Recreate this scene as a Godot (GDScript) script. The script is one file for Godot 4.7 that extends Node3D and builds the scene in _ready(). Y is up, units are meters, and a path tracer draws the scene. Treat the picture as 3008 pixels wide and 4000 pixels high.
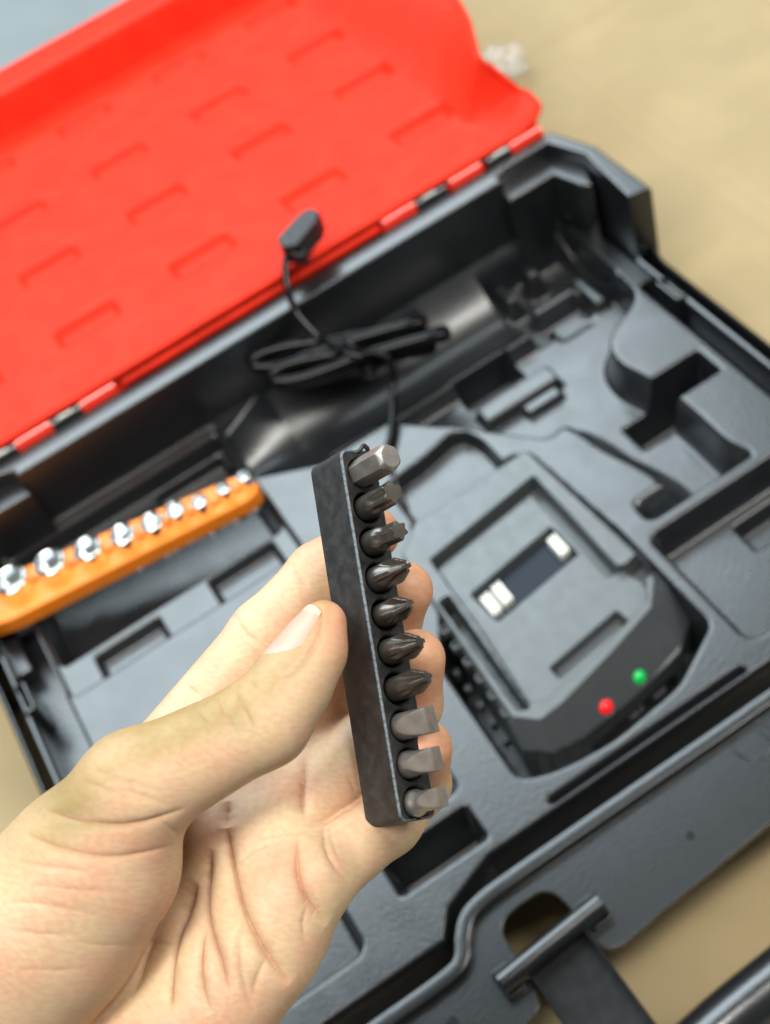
extends Node3D
# Open tool case on cardboard, a hand holding a strip of screwdriver bits in front of it. Shapes are written in millimetres.

const MM := 0.001
var rng := RandomNumberGenerator.new()
var taken := {}

# ---------------------------------------------------------------- mesh helper
class Mesher:
	var v := PackedVector3Array()
	var n := PackedVector3Array()
	var c := PackedColorArray()
	var idx := PackedInt32Array()
	var xf := Transform3D()
	func tri(a: Vector3, b: Vector3, d: Vector3, na: Vector3, nb: Vector3, nd: Vector3) -> void:
		var g := (b - a).cross(d - a)
		var k := v.size()
		if g.dot(na + nb + nd) >= 0.0:
			v.append_array(PackedVector3Array([xf * a, xf * d, xf * b]))
			n.append_array(PackedVector3Array([xf.basis * na, xf.basis * nd, xf.basis * nb]))
		else:
			v.append_array(PackedVector3Array([xf * a, xf * b, xf * d]))
			n.append_array(PackedVector3Array([xf.basis * na, xf.basis * nb, xf.basis * nd]))
		idx.append_array(PackedInt32Array([k, k + 1, k + 2]))
	func quad(a: Vector3, b: Vector3, d: Vector3, e: Vector3, na: Vector3, nb: Vector3, nd: Vector3, ne: Vector3) -> void:
		tri(a, b, d, na, nb, nd)
		tri(a, d, e, na, nd, ne)
	func fquad(a: Vector3, b: Vector3, d: Vector3, e: Vector3, hint: Vector3) -> void:
		var g := (b - a).cross(d - a)
		if g.length_squared() < 1e-12:
			g = (d - a).cross(e - a)
		g = g.normalized()
		if g.dot(hint) < 0.0:
			g = -g
		quad(a, b, d, e, g, g, g, g)
	# rows x cols points with their normals; all points share vertices
	func grid(pts: PackedVector3Array, nor: PackedVector3Array, rows: int, cols: int, wrap := false, skip := PackedByteArray()) -> void:
		var k := v.size()
		for i in pts.size():
			v.append(xf * pts[i])
			n.append((xf.basis * nor[i]).normalized())
		var last := cols if wrap else cols - 1
		for r in rows - 1:
			for q in last:
				var q2 := (q + 1) % cols
				var i0 := r * cols + q
				var i1 := r * cols + q2
				var i2 := (r + 1) * cols + q2
				var i3 := (r + 1) * cols + q
				if skip.size() and (skip[i0] or skip[i1] or skip[i2] or skip[i3]):
					continue
				var g := (pts[i1] - pts[i0]).cross(pts[i2] - pts[i0]) + (pts[i2] - pts[i0]).cross(pts[i3] - pts[i0])
				if g.dot(nor[i0] + nor[i2] + nor[i1] + nor[i3]) >= 0.0:
					idx.append_array(PackedInt32Array([k + i0, k + i2, k + i1, k + i0, k + i3, k + i2]))
				else:
					idx.append_array(PackedInt32Array([k + i0, k + i1, k + i2, k + i0, k + i2, k + i3]))
	func done() -> ArrayMesh:
		var out := PackedVector3Array()
		out.resize(v.size())
		for i in v.size():
			out[i] = v[i] * 0.001
		var a := []
		a.resize(Mesh.ARRAY_MAX)
		a[Mesh.ARRAY_VERTEX] = out
		a[Mesh.ARRAY_NORMAL] = n
		if c.size() == v.size():
			a[Mesh.ARRAY_COLOR] = c
		a[Mesh.ARRAY_INDEX] = idx
		var m := ArrayMesh.new()
		m.add_surface_from_arrays(Mesh.PRIMITIVE_TRIANGLES, a)
		return m

func area(p: PackedVector2Array) -> float:
	var s := 0.0
	for i in p.size():
		var q := p[(i + 1) % p.size()]
		s += p[i].x * q.y - q.x * p[i].y
	return s * 0.5

func oriented(p: PackedVector2Array) -> PackedVector2Array:
	var q := p.duplicate()
	if area(q) < 0.0:
		q.reverse()
	return q

func edge_out(p: PackedVector2Array, i: int) -> Vector2:
	var e := (p[(i + 1) % p.size()] - p[i]).normalized()
	return Vector2(e.y, -e.x)

func inset(p: PackedVector2Array, d: float) -> PackedVector2Array:
	var out := PackedVector2Array()
	var k := p.size()
	for i in k:
		var a := edge_out(p, (i + k - 1) % k)
		var b := edge_out(p, i)
		var m := a + b
		m = m.normalized() if m.length() > 0.01 else a
		out.append(p[i] - m * (d / maxf(m.dot(b), 0.35)))
	return out

func rounded(p: PackedVector2Array, r: float, steps := 5) -> PackedVector2Array:
	var out := PackedVector2Array()
	var k := p.size()
	for i in k:
		var a := p[(i + k - 1) % k]
		var b := p[i]
		var d := p[(i + 1) % k]
		var q := minf(r, minf(a.distance_to(b), b.distance_to(d)) * 0.48)
		var s := b + (a - b).normalized() * q
		var e := b + (d - b).normalized() * q
		for j in steps + 1:
			var t := float(j) / steps
			out.append(s.lerp(b, t).lerp(b.lerp(e, t), t))
	return out

# a solid over the outline p (x, z) from y0 up to y1 with a rounded upper edge
func prism(m: Mesher, p0: PackedVector2Array, y0: float, y1: float, bevel := 0.6, bottom := true) -> void:
	var p := oriented(p0)
	var k := p.size()
	var rings := [[y0, p, 0.0], [y1 - bevel, p, 0.0]]
	if bevel > 0.0:
		for a in [30.0, 60.0, 90.0]:
			var t := deg_to_rad(a)
			rings.append([y1 - bevel + bevel * sin(t), inset(p, bevel * (1.0 - cos(t))), t])
	var en := PackedVector2Array()
	for i in k:
		en.append(edge_out(p, i))
	for r in rings.size() - 1:
		var lo: PackedVector2Array = rings[r][1]
		var hi: PackedVector2Array = rings[r + 1][1]
		for i in k:
			var j := (i + 1) % k
			var ni := en[i]
			var nj := en[i]
			var before := en[(i + k - 1) % k]
			var after := en[j]
			if before.dot(ni) > 0.72:
				ni = (before + en[i]).normalized()
			if after.dot(en[i]) > 0.72:
				nj = (after + en[i]).normalized()
			var t0: float = rings[r][2]
			var t1: float = rings[r + 1][2]
			var n0 := func(q: Vector2, t: float) -> Vector3: return Vector3(q.x * cos(t), sin(t), q.y * cos(t))
			m.quad(Vector3(lo[i].x, rings[r][0], lo[i].y), Vector3(lo[j].x, rings[r][0], lo[j].y), Vector3(hi[j].x, rings[r + 1][0], hi[j].y), Vector3(hi[i].x, rings[r + 1][0], hi[i].y), n0.call(ni, t0), n0.call(nj, t0), n0.call(nj, t1), n0.call(ni, t1))
	var top: PackedVector2Array = rings[-1][1]
	var ts := Geometry2D.triangulate_polygon(top)
	for i in range(0, ts.size(), 3):
		var q := [top[ts[i]], top[ts[i + 1]], top[ts[i + 2]]]
		m.tri(Vector3(q[0].x, y1, q[0].y), Vector3(q[1].x, y1, q[1].y), Vector3(q[2].x, y1, q[2].y), Vector3.UP, Vector3.UP, Vector3.UP)
		if bottom:
			pass
	if bottom:
		ts = Geometry2D.triangulate_polygon(p)
		for i in range(0, ts.size(), 3):
			var q := [p[ts[i]], p[ts[i + 1]], p[ts[i + 2]]]
			m.tri(Vector3(q[0].x, y0, q[0].y), Vector3(q[1].x, y0, q[1].y), Vector3(q[2].x, y0, q[2].y), Vector3.DOWN, Vector3.DOWN, Vector3.DOWN)

func box2(x0: float, z0: float, x1: float, z1: float) -> PackedVector2Array:
	return PackedVector2Array([Vector2(x0, z0), Vector2(x1, z0), Vector2(x1, z1), Vector2(x0, z1)])

# smooth curve through points
func spline(p: PackedVector3Array, per := 8) -> PackedVector3Array:
	var out := PackedVector3Array()
	for i in p.size() - 1:
		var a := p[maxi(i - 1, 0)]
		var d := p[mini(i + 2, p.size() - 1)]
		for j in per:
			out.append(p[i].cubic_interpolate(p[i + 1], a, d, float(j) / per))
	out.append(p[-1])
	return out

func tube(m: Mesher, p: PackedVector3Array, r: float, sides := 12, ry := -1.0, caps := true) -> void:
	var k := p.size()
	var pts := PackedVector3Array()
	var nor := PackedVector3Array()
	var up := Vector3.UP
	var h := ry if ry > 0.0 else r
	for i in k:
		var t := (p[mini(i + 1, k - 1)] - p[maxi(i - 1, 0)]).normalized()
		if absf(t.dot(up)) > 0.95 and i == 0:
			up = Vector3.RIGHT
		var s := t.cross(up).normalized()
		var u := s.cross(t).normalized()
		if ry < 0.0:
			up = u
		for j in sides:
			var a := TAU * j / sides
			pts.append(p[i] + s * cos(a) * r + u * sin(a) * h)
			nor.append((s * cos(a) / r + u * sin(a) / h).normalized())
	m.grid(pts, nor, k, sides, true)
	if caps:
		for e in [0, k - 1]:
			var t := (p[1] - p[0]).normalized() * -1.0 if e == 0 else (p[k - 1] - p[k - 2]).normalized()
			for j in sides:
				m.tri(p[e], pts[e * sides + j], pts[e * sides + (j + 1) % sides], t, t, t)

# rings of polar outline round the y axis: shape(ring, angle) gives [radius, y]
func polar(m: Mesher, rings: int, around: int, shape: Callable, cap0 := true, cap1 := true, flip := 1.0) -> void:
	var pts := PackedVector3Array()
	for r in rings:
		for j in around:
			var a := TAU * j / around
			var q: Vector2 = shape.call(r, a)
			pts.append(Vector3(cos(a) * q.x, q.y, sin(a) * q.x))
	var nor := PackedVector3Array()
	for r in rings:
		for j in around:
			var du := pts[r * around + (j + 1) % around] - pts[r * around + (j + around - 1) % around]
			var dv := pts[mini(r + 1, rings - 1) * around + j] - pts[maxi(r - 1, 0) * around + j]
			var g := dv.cross(du).normalized()
			var p := pts[r * around + j]
			if g == Vector3.ZERO:
				g = Vector3(p.x, 0, p.z).normalized()
			nor.append(g * flip)
	m.grid(pts, nor, rings, around, true)
	for e in ([0] if cap0 else []) + ([rings - 1] if cap1 else []):
		var mid := Vector3.ZERO
		for j in around:
			mid += pts[e * around + j] / around
		var t := Vector3.DOWN if e == 0 else Vector3.UP
		for j in around:
			m.tri(mid, pts[e * around + j], pts[e * around + (j + 1) % around], t, t, t)

# ---------------------------------------------------------------- moulded surfaces: a height over (x, z) with pockets pressed into it
func seg_sdf(p: PackedVector2Array, x: float, y: float) -> float:
	var k := p.size()
	var d := 1e12
	var s := 1.0
	var j := k - 1
	for i in k:
		var a := p[i]
		var b := p[j]
		var ex := b.x - a.x
		var ey := b.y - a.y
		var wx := x - a.x
		var wy := y - a.y
		var t := clampf((wx * ex + wy * ey) / (ex * ex + ey * ey), 0.0, 1.0)
		var qx := wx - ex * t
		var qy := wy - ey * t
		d = minf(d, qx * qx + qy * qy)
		var c1 := y >= a.y
		var c2 := y < b.y
		var c3 := ex * wy > ey * wx
		if (c1 and c2 and c3) or (not c1 and not c2 and not c3):
			s = -s
		j = i
	return s * sqrt(d)

class Field:
	var x0: float
	var z0: float
	var step: float
	var nx: int
	var nz: int
	var h := PackedFloat32Array()
	func _init(ax: float, az: float, bx: float, bz: float, s: float, base: float) -> void:
		x0 = ax
		z0 = az
		step = s
		nx = int((bx - ax) / s) + 1
		nz = int((bz - az) / s) + 1
		h.resize(nx * nz)
		h.fill(base)

# press: inside the outline the height goes to y over a wall of width w; r rounds the corners
func press(f: Field, outline: PackedVector2Array, y: float, w := 2.5, r := 3.0, fillet := 2.2) -> void:
	var p := oriented(outline)
	if r > 0.0:
		p = inset(p, r)
	var lo := p[0]
	var hi := p[0]
	for q in p:
		lo = lo.min(q)
		hi = hi.max(q)
	var m := r + 1.0
	var i0 := maxi(0, int((lo.x - m - f.x0) / f.step))
	var i1 := mini(f.nx - 1, int((hi.x + m - f.x0) / f.step) + 1)
	var k0 := maxi(0, int((lo.y - m - f.z0) / f.step))
	var k1 := mini(f.nz - 1, int((hi.y + m - f.z0) / f.step) + 1)
	for k in range(k0, k1 + 1):
		for i in range(i0, i1 + 1):
			var d := seg_sdf(p, f.x0 + i * f.step, f.z0 + k * f.step) - r
			if d < 0.0:
				var at := k * f.nx + i
				var deep := f.h[at] - y
				if deep > 5.0 and fillet > 0.0:
					# rounded lip, steep wall, rounded foot
					var q := fillet * 0.95
					if -d < q:
						f.h[at] -= fillet - sqrt(fillet * fillet - d * d)
					else:
						var s := 1.0 - clampf((-d - q) / w, 0.0, 1.0)
						f.h[at] = lerpf(f.h[at] - fillet * 0.688, y, 1.0 - pow(s, 2.2))
				else:
					var s := minf(-d / w, 1.0)
					s = s * s * (3.0 - 2.0 * s)
					f.h[at] = lerpf(f.h[at], y, s)

func field_mesh(m: Mesher, f: Field, outline := PackedVector2Array()) -> void:
	var pts := PackedVector3Array()
	var nor := PackedVector3Array()
	var skip := PackedByteArray()
	var p := oriented(outline) if outline.size() else outline
	for k in f.nz:
		for i in f.nx:
			var at := k * f.nx + i
			pts.append(Vector3(f.x0 + i * f.step, f.h[at], f.z0 + k * f.step))
			var l := f.h[k * f.nx + maxi(i - 1, 0)]
			var r := f.h[k * f.nx + mini(i + 1, f.nx - 1)]
			var b := f.h[maxi(k - 1, 0) * f.nx + i]
			var t := f.h[mini(k + 1, f.nz - 1) * f.nx + i]
			nor.append(Vector3(l - r, 2.0 * f.step, b - t).normalized())
			if p.size():
				skip.append(1 if seg_sdf(p, f.x0 + i * f.step, f.z0 + k * f.step) > 0.0 else 0)
	m.grid(pts, nor, f.nz, f.nx, false, skip)

# ---------------------------------------------------------------- scene bookkeeping
func numbered(called: String) -> String:
	var k: int = taken.get(called, 0)
	taken[called] = k + 1
	return called if k == 0 else "%s_%03d" % [called, k]

func thing(called: String, label: String, category: String, at := Transform3D(), group := "") -> Node3D:
	var o := Node3D.new()
	o.name = numbered(called)
	add_child(o, true)
	o.transform = at
	o.set_meta("label", label)
	o.set_meta("category", category)
	if group:
		o.set_meta("group", group)
	return o

func part(called: String, m: Mesh, mat: Material, parent: Node, label := "") -> MeshInstance3D:
	var o := MeshInstance3D.new()
	var used := 0
	for ch in parent.get_children():
		if String(ch.name) == called or String(ch.name).begins_with(called + "_0"):
			used += 1
	o.name = called if used == 0 else "%s_%03d" % [called, used]
	o.mesh = m
	o.material_override = mat
	parent.add_child(o, true)
	if label:
		o.set_meta("label", label)
	return o

func structure(called: String, m: Mesh, mat: Material) -> MeshInstance3D:
	var o := part(called, m, mat, self)
	o.set_meta("kind", "structure")
	return o

# ---------------------------------------------------------------- materials
func lin(r: float, g: float, b: float) -> Color:
	return Color(r, g, b).linear_to_srgb()

func noise_tex(freq: float, kind := FastNoiseLite.TYPE_SIMPLEX, oct := 4, size := 512, sd := 1, ramp: Gradient = null) -> NoiseTexture2D:
	var fn := FastNoiseLite.new()
	fn.noise_type = kind
	fn.frequency = freq
	fn.fractal_octaves = oct
	fn.seed = sd
	var t := NoiseTexture2D.new()
	t.width = size
	t.height = size
	t.seamless = true
	t.noise = fn
	if ramp:
		t.color_ramp = ramp
	return t

func ramp(a: Color, b: Color, lo := 0.0, hi := 1.0) -> Gradient:
	var g := Gradient.new()
	g.offsets = PackedFloat32Array([lo, hi])
	g.colors = PackedColorArray([a, b])
	return g

func plain(col: Color, rough: float, metal := 0.0) -> StandardMaterial3D:
	var m := StandardMaterial3D.new()
	m.albedo_color = col
	m.roughness = rough
	m.metallic = metal
	return m

# colour times a mottled texture (value lo..hi), grain as fine relief; tiles every size millimetres
func worn(col: Color, rough: float, lo: float, size_mm: float, grain_cm := 0.0, grain_mm := 6.0, metal := 0.0, sd := 3) -> StandardMaterial3D:
	var m := plain(col, rough, metal)
	m.albedo_texture = noise_tex(0.012, FastNoiseLite.TYPE_SIMPLEX, 5, 512, sd, ramp(Color(lo, lo, lo), Color.WHITE, 0.25, 0.75))
	var hi := 1.0
	m.roughness = minf(1.0, rough * 1.25)
	m.roughness_texture = noise_tex(0.01, FastNoiseLite.TYPE_SIMPLEX, 5, 512, sd + 7, ramp(Color(0.84, 0.84, 0.84), Color(hi, hi, hi), 0.2, 0.8))
	m.uv1_triplanar = true
	m.uv1_scale = Vector3.ONE * (1000.0 / size_mm)
	if grain_cm > 0.0:
		m.normal_enabled = true
		var t := noise_tex(0.11, FastNoiseLite.TYPE_SIMPLEX, 2, 512, sd + 11)
		t.as_normal_map = true
		t.bump_strength = grain_cm
		m.normal_scale = 0.16
		m.normal_texture = t
	return m

var black_plastic: StandardMaterial3D
var liner_plastic: StandardMaterial3D
var charger_plastic: StandardMaterial3D
var red_plastic: StandardMaterial3D
var chrome: StandardMaterial3D
var bit_steel: StandardMaterial3D
var bright_steel: StandardMaterial3D
var cable_black: StandardMaterial3D

func make_materials() -> void:
	liner_plastic = worn(lin(0.011, 0.0125, 0.0145), 0.26, 0.96, 160.0, 1.2, 6.0, 0.0, 3)
	black_plastic = worn(lin(0.0095, 0.0105, 0.012), 0.24, 0.94, 130.0, 1.0, 6.0, 0.0, 5)
	charger_plastic = worn(lin(0.05, 0.057, 0.06), 0.33, 0.97, 60.0, 2.5, 6.0, 0.0, 9)
	red_plastic = worn(lin(0.80, 0.034, 0.014), 0.42, 0.92, 240.0, 0.6, 6.0, 0.0, 13)
	chrome = plain(lin(0.88, 0.92, 0.93), 0.16, 1.0)
	bit_steel = worn(lin(0.17, 0.155, 0.135), 0.3, 0.9, 40.0, 0.5, 6.0, 0.9, 17)
	bright_steel = worn(lin(0.36, 0.34, 0.315), 0.4, 0.9, 40.0, 0.5, 6.0, 0.9, 19)
	for m in [liner_plastic, black_plastic, charger_plastic]:
		m.metallic_specular = 0.7
	black_plastic.roughness_texture = null
	black_plastic.roughness = 0.27
	red_plastic.metallic_specular = 0.22
	cable_black = plain(lin(0.005, 0.005, 0.0055), 0.12)
	cable_black.metallic_specular = 0.3

# ---------------------------------------------------------------- camera, light
func make_view() -> void:
	var cam := Camera3D.new()
	cam.name = "camera"
	add_child(cam)
	cam.transform = Transform3D(Basis(Vector3(0.8359, -0.2553, 0.4858), Vector3(0.5335, 0.5860, -0.6100), Vector3(-0.1289, 0.7691, 0.6260)), Vector3(-0.07993, 0.47681, 0.38815))
	cam.near = 0.02
	cam.far = 30.0
	var at := CameraAttributesPhysical.new()
	at.frustum_focal_length = 30.3935
	at.frustum_focus_distance = 0.312
	at.exposure_aperture = 9.0
	at.frustum_near = 0.02
	at.frustum_far = 30.0
	cam.attributes = at
	cam.fov = 43.0903
	cam.current = true
	var w := WorldEnvironment.new()
	w.name = "surroundings"
	var e := Environment.new()
	e.background_mode = Environment.BG_COLOR
	e.background_color = lin(0.085, 0.087, 0.09)
	e.tonemap_mode = Environment.TONE_MAPPER_LINEAR
	e.tonemap_exposure = 1.0
	e.sdfgi_enabled = true
	e.ssao_enabled = true
	e.ssil_enabled = true
	w.environment = e
	add_child(w)
	lamp("ceiling_lamp_light", Vector3(-0.12, 1.5, -1.42), Vector3(-0.02, 0.0, -0.05), Vector2(2.4, 1.3), 7.4, Color(0.9, 0.97, 1.0))
	lamp("ceiling_lamp_light_near", Vector3(-0.55, 1.7, 0.38), Vector3(-0.05, 0.1, 0.05), Vector2(1.3, 0.35), 3.7, Color(1.0, 0.99, 0.96))
	lamp("ceiling_lamp_light_right", Vector3(0.95, 1.45, 0.5), Vector3(0.0, 0.1, 0.1), Vector2(1.2, 0.3), 2.4, Color(1.0, 0.99, 0.96))

func lamp(called: String, at: Vector3, to: Vector3, size: Vector2, energy: float, col: Color) -> void:
	var l := AreaLight3D.new()
	l.name = called
	l.area_size = size
	l.light_energy = energy
	l.light_color = col
	l.area_range = 6.0
	l.area_attenuation = 2.0
	l.shadow_enabled = true
	add_child(l)
	l.look_at_from_position(at, to, Vector3(0, 0, -1))

# ---------------------------------------------------------------- the place
func make_ground() -> void:
	var m := Mesher.new()
	prism(m, box2(-3000, -3000, 3000, 3000), -112.0, -95.0, 0.0, false)
	structure("floor", m.done(), worn(lin(0.20, 0.23, 0.232), 0.4, 0.97, 900.0, 0.0))
	# a flattened carton: flaps that meet along creases, each flap its own sheet
	var card := worn(lin(0.355, 0.27, 0.145), 0.85, 0.955, 700.0, 0.0)
	card.normal_enabled = true
	var flute := noise_tex(0.02, FastNoiseLite.TYPE_SIMPLEX, 3, 512, 23)
	flute.as_normal_map = true
	flute.bump_strength = 0.5
	card.normal_texture = flute
	var root := thing("cardboard_carton", "brown flattened cardboard carton with fold creases lying under the tool case", "cardboard")
	var f := Field.new(-460, -570, 700, 480, 5.0, -90.0)
	for k in f.nz:
		for i in f.nx:
			var x := f.x0 + i * 5.0
			var z := f.z0 + k * 5.0
			# rounded creases, the far flap rises a little from its fold
			var y := -90.0 - 2.6 * exp(-pow((x - 313.0) / 4.0, 2.0)) - 3.2 * exp(-pow((z + 362.0) / 4.5, 2.0)) * smoothstep(200.0, 320.0, x)
			y += 1.1 * exp(-pow((x - 326.0) / 9.0, 2.0)) + 1.5 * exp(-pow((z + 349.0) / 9.0, 2.0)) * smoothstep(200.0, 320.0, x)
			y += 0.5 * sin(z * 0.021 + x * 0.004) * sin(x * 0.013)
			y += maxf(0.0, -362.0 - z) * 0.03 * smoothstep(260.0, 330.0, x)
			f.h[k * f.nx + i] = y
	m = Mesher.new()
	field_mesh(m, f)
	part("sheet", m.done(), card, root)
	m = Mesher.new()
	prism(m, box2(-460, -570, 700, 480), -95.0, -93.5, 0.0, false)
	part("lower_sheet", m.done(), card, root)
	# crumpled clear film by the lid
	var film := plain(Color(1, 1, 1, 0.1), 0.12)
	film.transparency = BaseMaterial3D.TRANSPARENCY_ALPHA
	root = thing("plastic_film", "crumpled scrap of clear plastic film on the cardboard behind the red lid", "plastic film", Transform3D(Basis(), Vector3(0.287, -0.083, -0.36)))
	var fn := FastNoiseLite.new()
	fn.seed = 5
	fn.frequency = 0.09
	m = Mesher.new()
	polar(m, 22, 40, func(r: int, a: float) -> Vector2:
		var t := PI * (r + 0.5) / 22.0
		var w := 1.0 + 0.55 * fn.get_noise_3d(cos(a) * sin(t) * 20.0, cos(t) * 20.0, sin(a) * sin(t) * 20.0)
		return Vector2(sin(t) * 17.0 * w, -cos(t) * 9.0 * w + 4.0))
	part("film", m.done(), film, root)

# outline of the upper rear rim and of the low side rim
func mirrored(x: float) -> float:
	return 27.0 - x - smoothstep(176.0, 200.0, x) * 17.0

func make_case() -> void:
	var root := thing("tool_case", "open black plastic tool case with moulded liner and red lid folded back", "tool case")
	# ---- moulded liner
	var f := Field.new(-203, -161, 208, 188, 1.0, -62.0)
	press(f, PackedVector2Array([Vector2(-183, -190), Vector2(202, -190), Vector2(202, 157), Vector2(-50, 157), Vector2(-75, 166), Vector2(-84, 177), Vector2(-183, 177)]), -42.0, 3.5, 5.0)
	# compartment for the sockets, its shelf and two finger pockets
	press(f, box2(-180, -157, -38, -41), -46.0, 1.6, 7.0)
	press(f, box2(-178, -155, -40, -64), -70.0, 4.0, 5.0)
	press(f, box2(-178, -155, -40, -136), -58.0, 2.0, 4.0)
	press(f, box2(-92, -152, -44, -128), -66.0, 2.5, 4.0)
	press(f, box2(-161, -62, -119, -41.5), -53.5, 1.6, 2.5)
	press(f, box2(-91, -65, -48, -41.5), -53.5, 1.6, 2.5)
	# drill body: a half round trough with a cone for the chuck
	for k in f.nz:
		for i in f.nx:
			var x := f.x0 + i * f.step
			var z := f.z0 + k * f.step
			if x < -40.0 or x > 200.0 or z > -70.0:
				continue
			var r := 38.0 if x > -4.0 else lerpf(21.0, 38.0, clampf((x + 36.0) / 32.0, 0.0, 1.0))
			var d := absf(z + 124.0)
			if x < -36.0 or d >= r:
				continue
			var q := d / r
			var y := -42.0 - 25.0 * (1.0 - q * q) * (0.55 + 0.45 * r / 38.0)
			if x > 198.0:
				continue
			f.h[k * f.nx + i] = minf(f.h[k * f.nx + i], y)
	press(f, box2(138, -157, 198, -76), -73.0, 5.0, 4.0)
	press(f, box2(56, -159, 100, -140), -74.0, 3.0, 3.0)
	press(f, box2(4, -107, 38, -88), -86.0, 1.8, 3.0)
	# handle of the drill
	press(f, rounded(PackedVector2Array([Vector2(40, -84), Vector2(92, -22), Vector2(104, 0), Vector2(104, 62), Vector2(172, 62), Vector2(166, 46), Vector2(167, 26), Vector2(167, 9), Vector2(163, -19), Vector2(159, -32), Vector2(161, -46), Vector2(170, -55), Vector2(190, -63), Vector2(198, -72), Vector2(198, -100), Vector2(40, -100)]), 8.0), -66.0, 7.0, 0.0)
	# the platform beside the charger falls off gently towards the handle
	press(f, rounded(PackedVector2Array([Vector2(40, -78), Vector2(62, -77), Vector2(77, -73), Vector2(88, -50), Vector2(97, -33), Vector2(110, -36), Vector2(124, -30), Vector2(130, -12), Vector2(132, 4), Vector2(138, 22), Vector2(142, 40), Vector2(138, 63), Vector2(40, 63)]), 8.0), -42.0, 19.0, 0.0)
	press(f, box2(84, -104, 125, -81), -84.0, 1.8, 2.0)
	press(f, box2(84, -76, 136, -60), -58.0, 2.5, 2.0)
	press(f, box2(106, -62, 131, -52), -61.0, 2.0, 2.0)
	press(f, box2(139, -15, 194, 8), -86.5, 2.2, 3.0)
	# posts that hold the head of the drill
	press(f, box2(141, -152, 156, -126), -58.0, 6.0, 5.0)
	press(f, box2(160, -152, 178, -132), -56.0, 7.0, 7.0)
	press(f, box2(148, -122, 184, -108), -60.0, 5.5, 5.0)
	press(f, box2(178, -124, 194, -90), -59.0, 6.0, 6.0)
	press(f, box2(152, -106, 178, -87), -67.0, 4.0, 4.0)
	# cable pocket and charger well
	press(f, rounded(PackedVector2Array([Vector2(14, -10), Vector2(14, -51), Vector2(40, -53), Vector2(62, -58), Vector2(70, -53), Vector2(74, -40), Vector2(74, -10)]), 8.0), -51.5, 2.0, 0.0)
	press(f, rounded(PackedVector2Array([Vector2(12, -20), Vector2(79, -22), Vector2(88, -15), Vector2(94, 60), Vector2(94, 124), Vector2(62, 141), Vector2(24, 145), Vector2(4, 143), Vector2(-10, 140), Vector2(-22, 134), Vector2(-20, 64), Vector2(6, 20)]), 6.0), -82.0, 3.5, 0.0)
	press(f, box2(-16, 147, 90, 152.5), -49.0, 1.2, 1.0, 1.0)
	# front right compartment
	press(f, box2(98, 65, 196, 143), -60.0, 5.0, 8.0)
	press(f, box2(139, 76, 180, 98), -70.0, 2.0, 4.0)
	# battery pocket under the hand, small pocket at the front
	press(f, box2(-104, 0, -42, 122), -78.0, 4.0, 5.0)
	press(f, box2(-92, 127, -44, 149), -72.0, 3.0, 3.0)
	press(f, box2(-178, 10, -112, 160), -60.0, 4.0, 8.0)
	var m := Mesher.new()
	field_mesh(m, f, PackedVector2Array([Vector2(-206, -170), Vector2(210, -170), Vector2(210, 187), Vector2(116, 187), Vector2(104, 167.5), Vector2(-60, 167.5), Vector2(-70, 170), Vector2(-84, 186), Vector2(-206, 187)]))
	part("liner", m.done(), liner_plastic, root, "moulded black liner with pockets for drill, sockets and charger")
	# ---- high rear rim with its two corner blocks
	var right := [Vector2(173, -160), Vector2(173, -165), Vector2(180, -168), Vector2(210, -168), Vector2(219, -143), Vector2(217, -128), Vector2(214, -95), Vector2(227, -92), Vector2(227, -144), Vector2(217, -175)]
	var p := PackedVector2Array()
	for q in right:
		p.append(q)
	for i in range(right.size() - 1, -1, -1):
		p.append(Vector2(mirrored(right[i].x), right[i].y))
	m = Mesher.new()
	prism(m, p, -90.0, 0.0, 1.8)
	part("rear_wall", m.done(), black_plastic, root)
	# ledge stepped into each rear corner, and the wall below it
	for s in [1.0, -1.0]:
		var l := PackedVector2Array()
		for q in [Vector2(172, -154), Vector2(203, -154), Vector2(208, -134), Vector2(213, -130), Vector2(219, -143), Vector2(211, -169), Vector2(172, -169)]:
			l.append(q if s > 0.0 else Vector2(mirrored(q.x), q.y))
		m = Mesher.new()
		prism(m, l, -60.0, -11.0, 1.8)
		part("corner_ledge", m.done(), black_plastic, root)
		l = PackedVector2Array()
		for q in [Vector2(203, -160), Vector2(201, -80), Vector2(214, -80), Vector2(214, -132), Vector2(208, -136)]:
			l.append(q if s > 0.0 else Vector2(mirrored(q.x), q.y))
		m = Mesher.new()
		prism(m, l, -90.0, -50.0, 2.0)
		part("corner_wall", m.done(), black_plastic, root)
		# low side rim
		l = PackedVector2Array()
		for q in [Vector2(209, -92), Vector2(226, -96), Vector2(221, -80), Vector2(221, 186), Vector2(209, 186)]:
			l.append(q if s > 0.0 else Vector2(mirrored(q.x), q.y))
		m = Mesher.new()
		prism(m, rounded(l, 5.0), -90.0, -40.0, 2.6)
		part("side_rim", m.done(), black_plastic, root)
		l = PackedVector2Array()
		for q in [Vector2(205, -66), Vector2(212, -66), Vector2(212, -46), Vector2(205, -46)]:
			l.append(q if s > 0.0 else Vector2(mirrored(q.x), q.y))
		m = Mesher.new()
		prism(m, rounded(l, 2.0), -60.0, -38.0, 1.5)
		part("rim_clip", m.done(), black_plastic, root)
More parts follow.
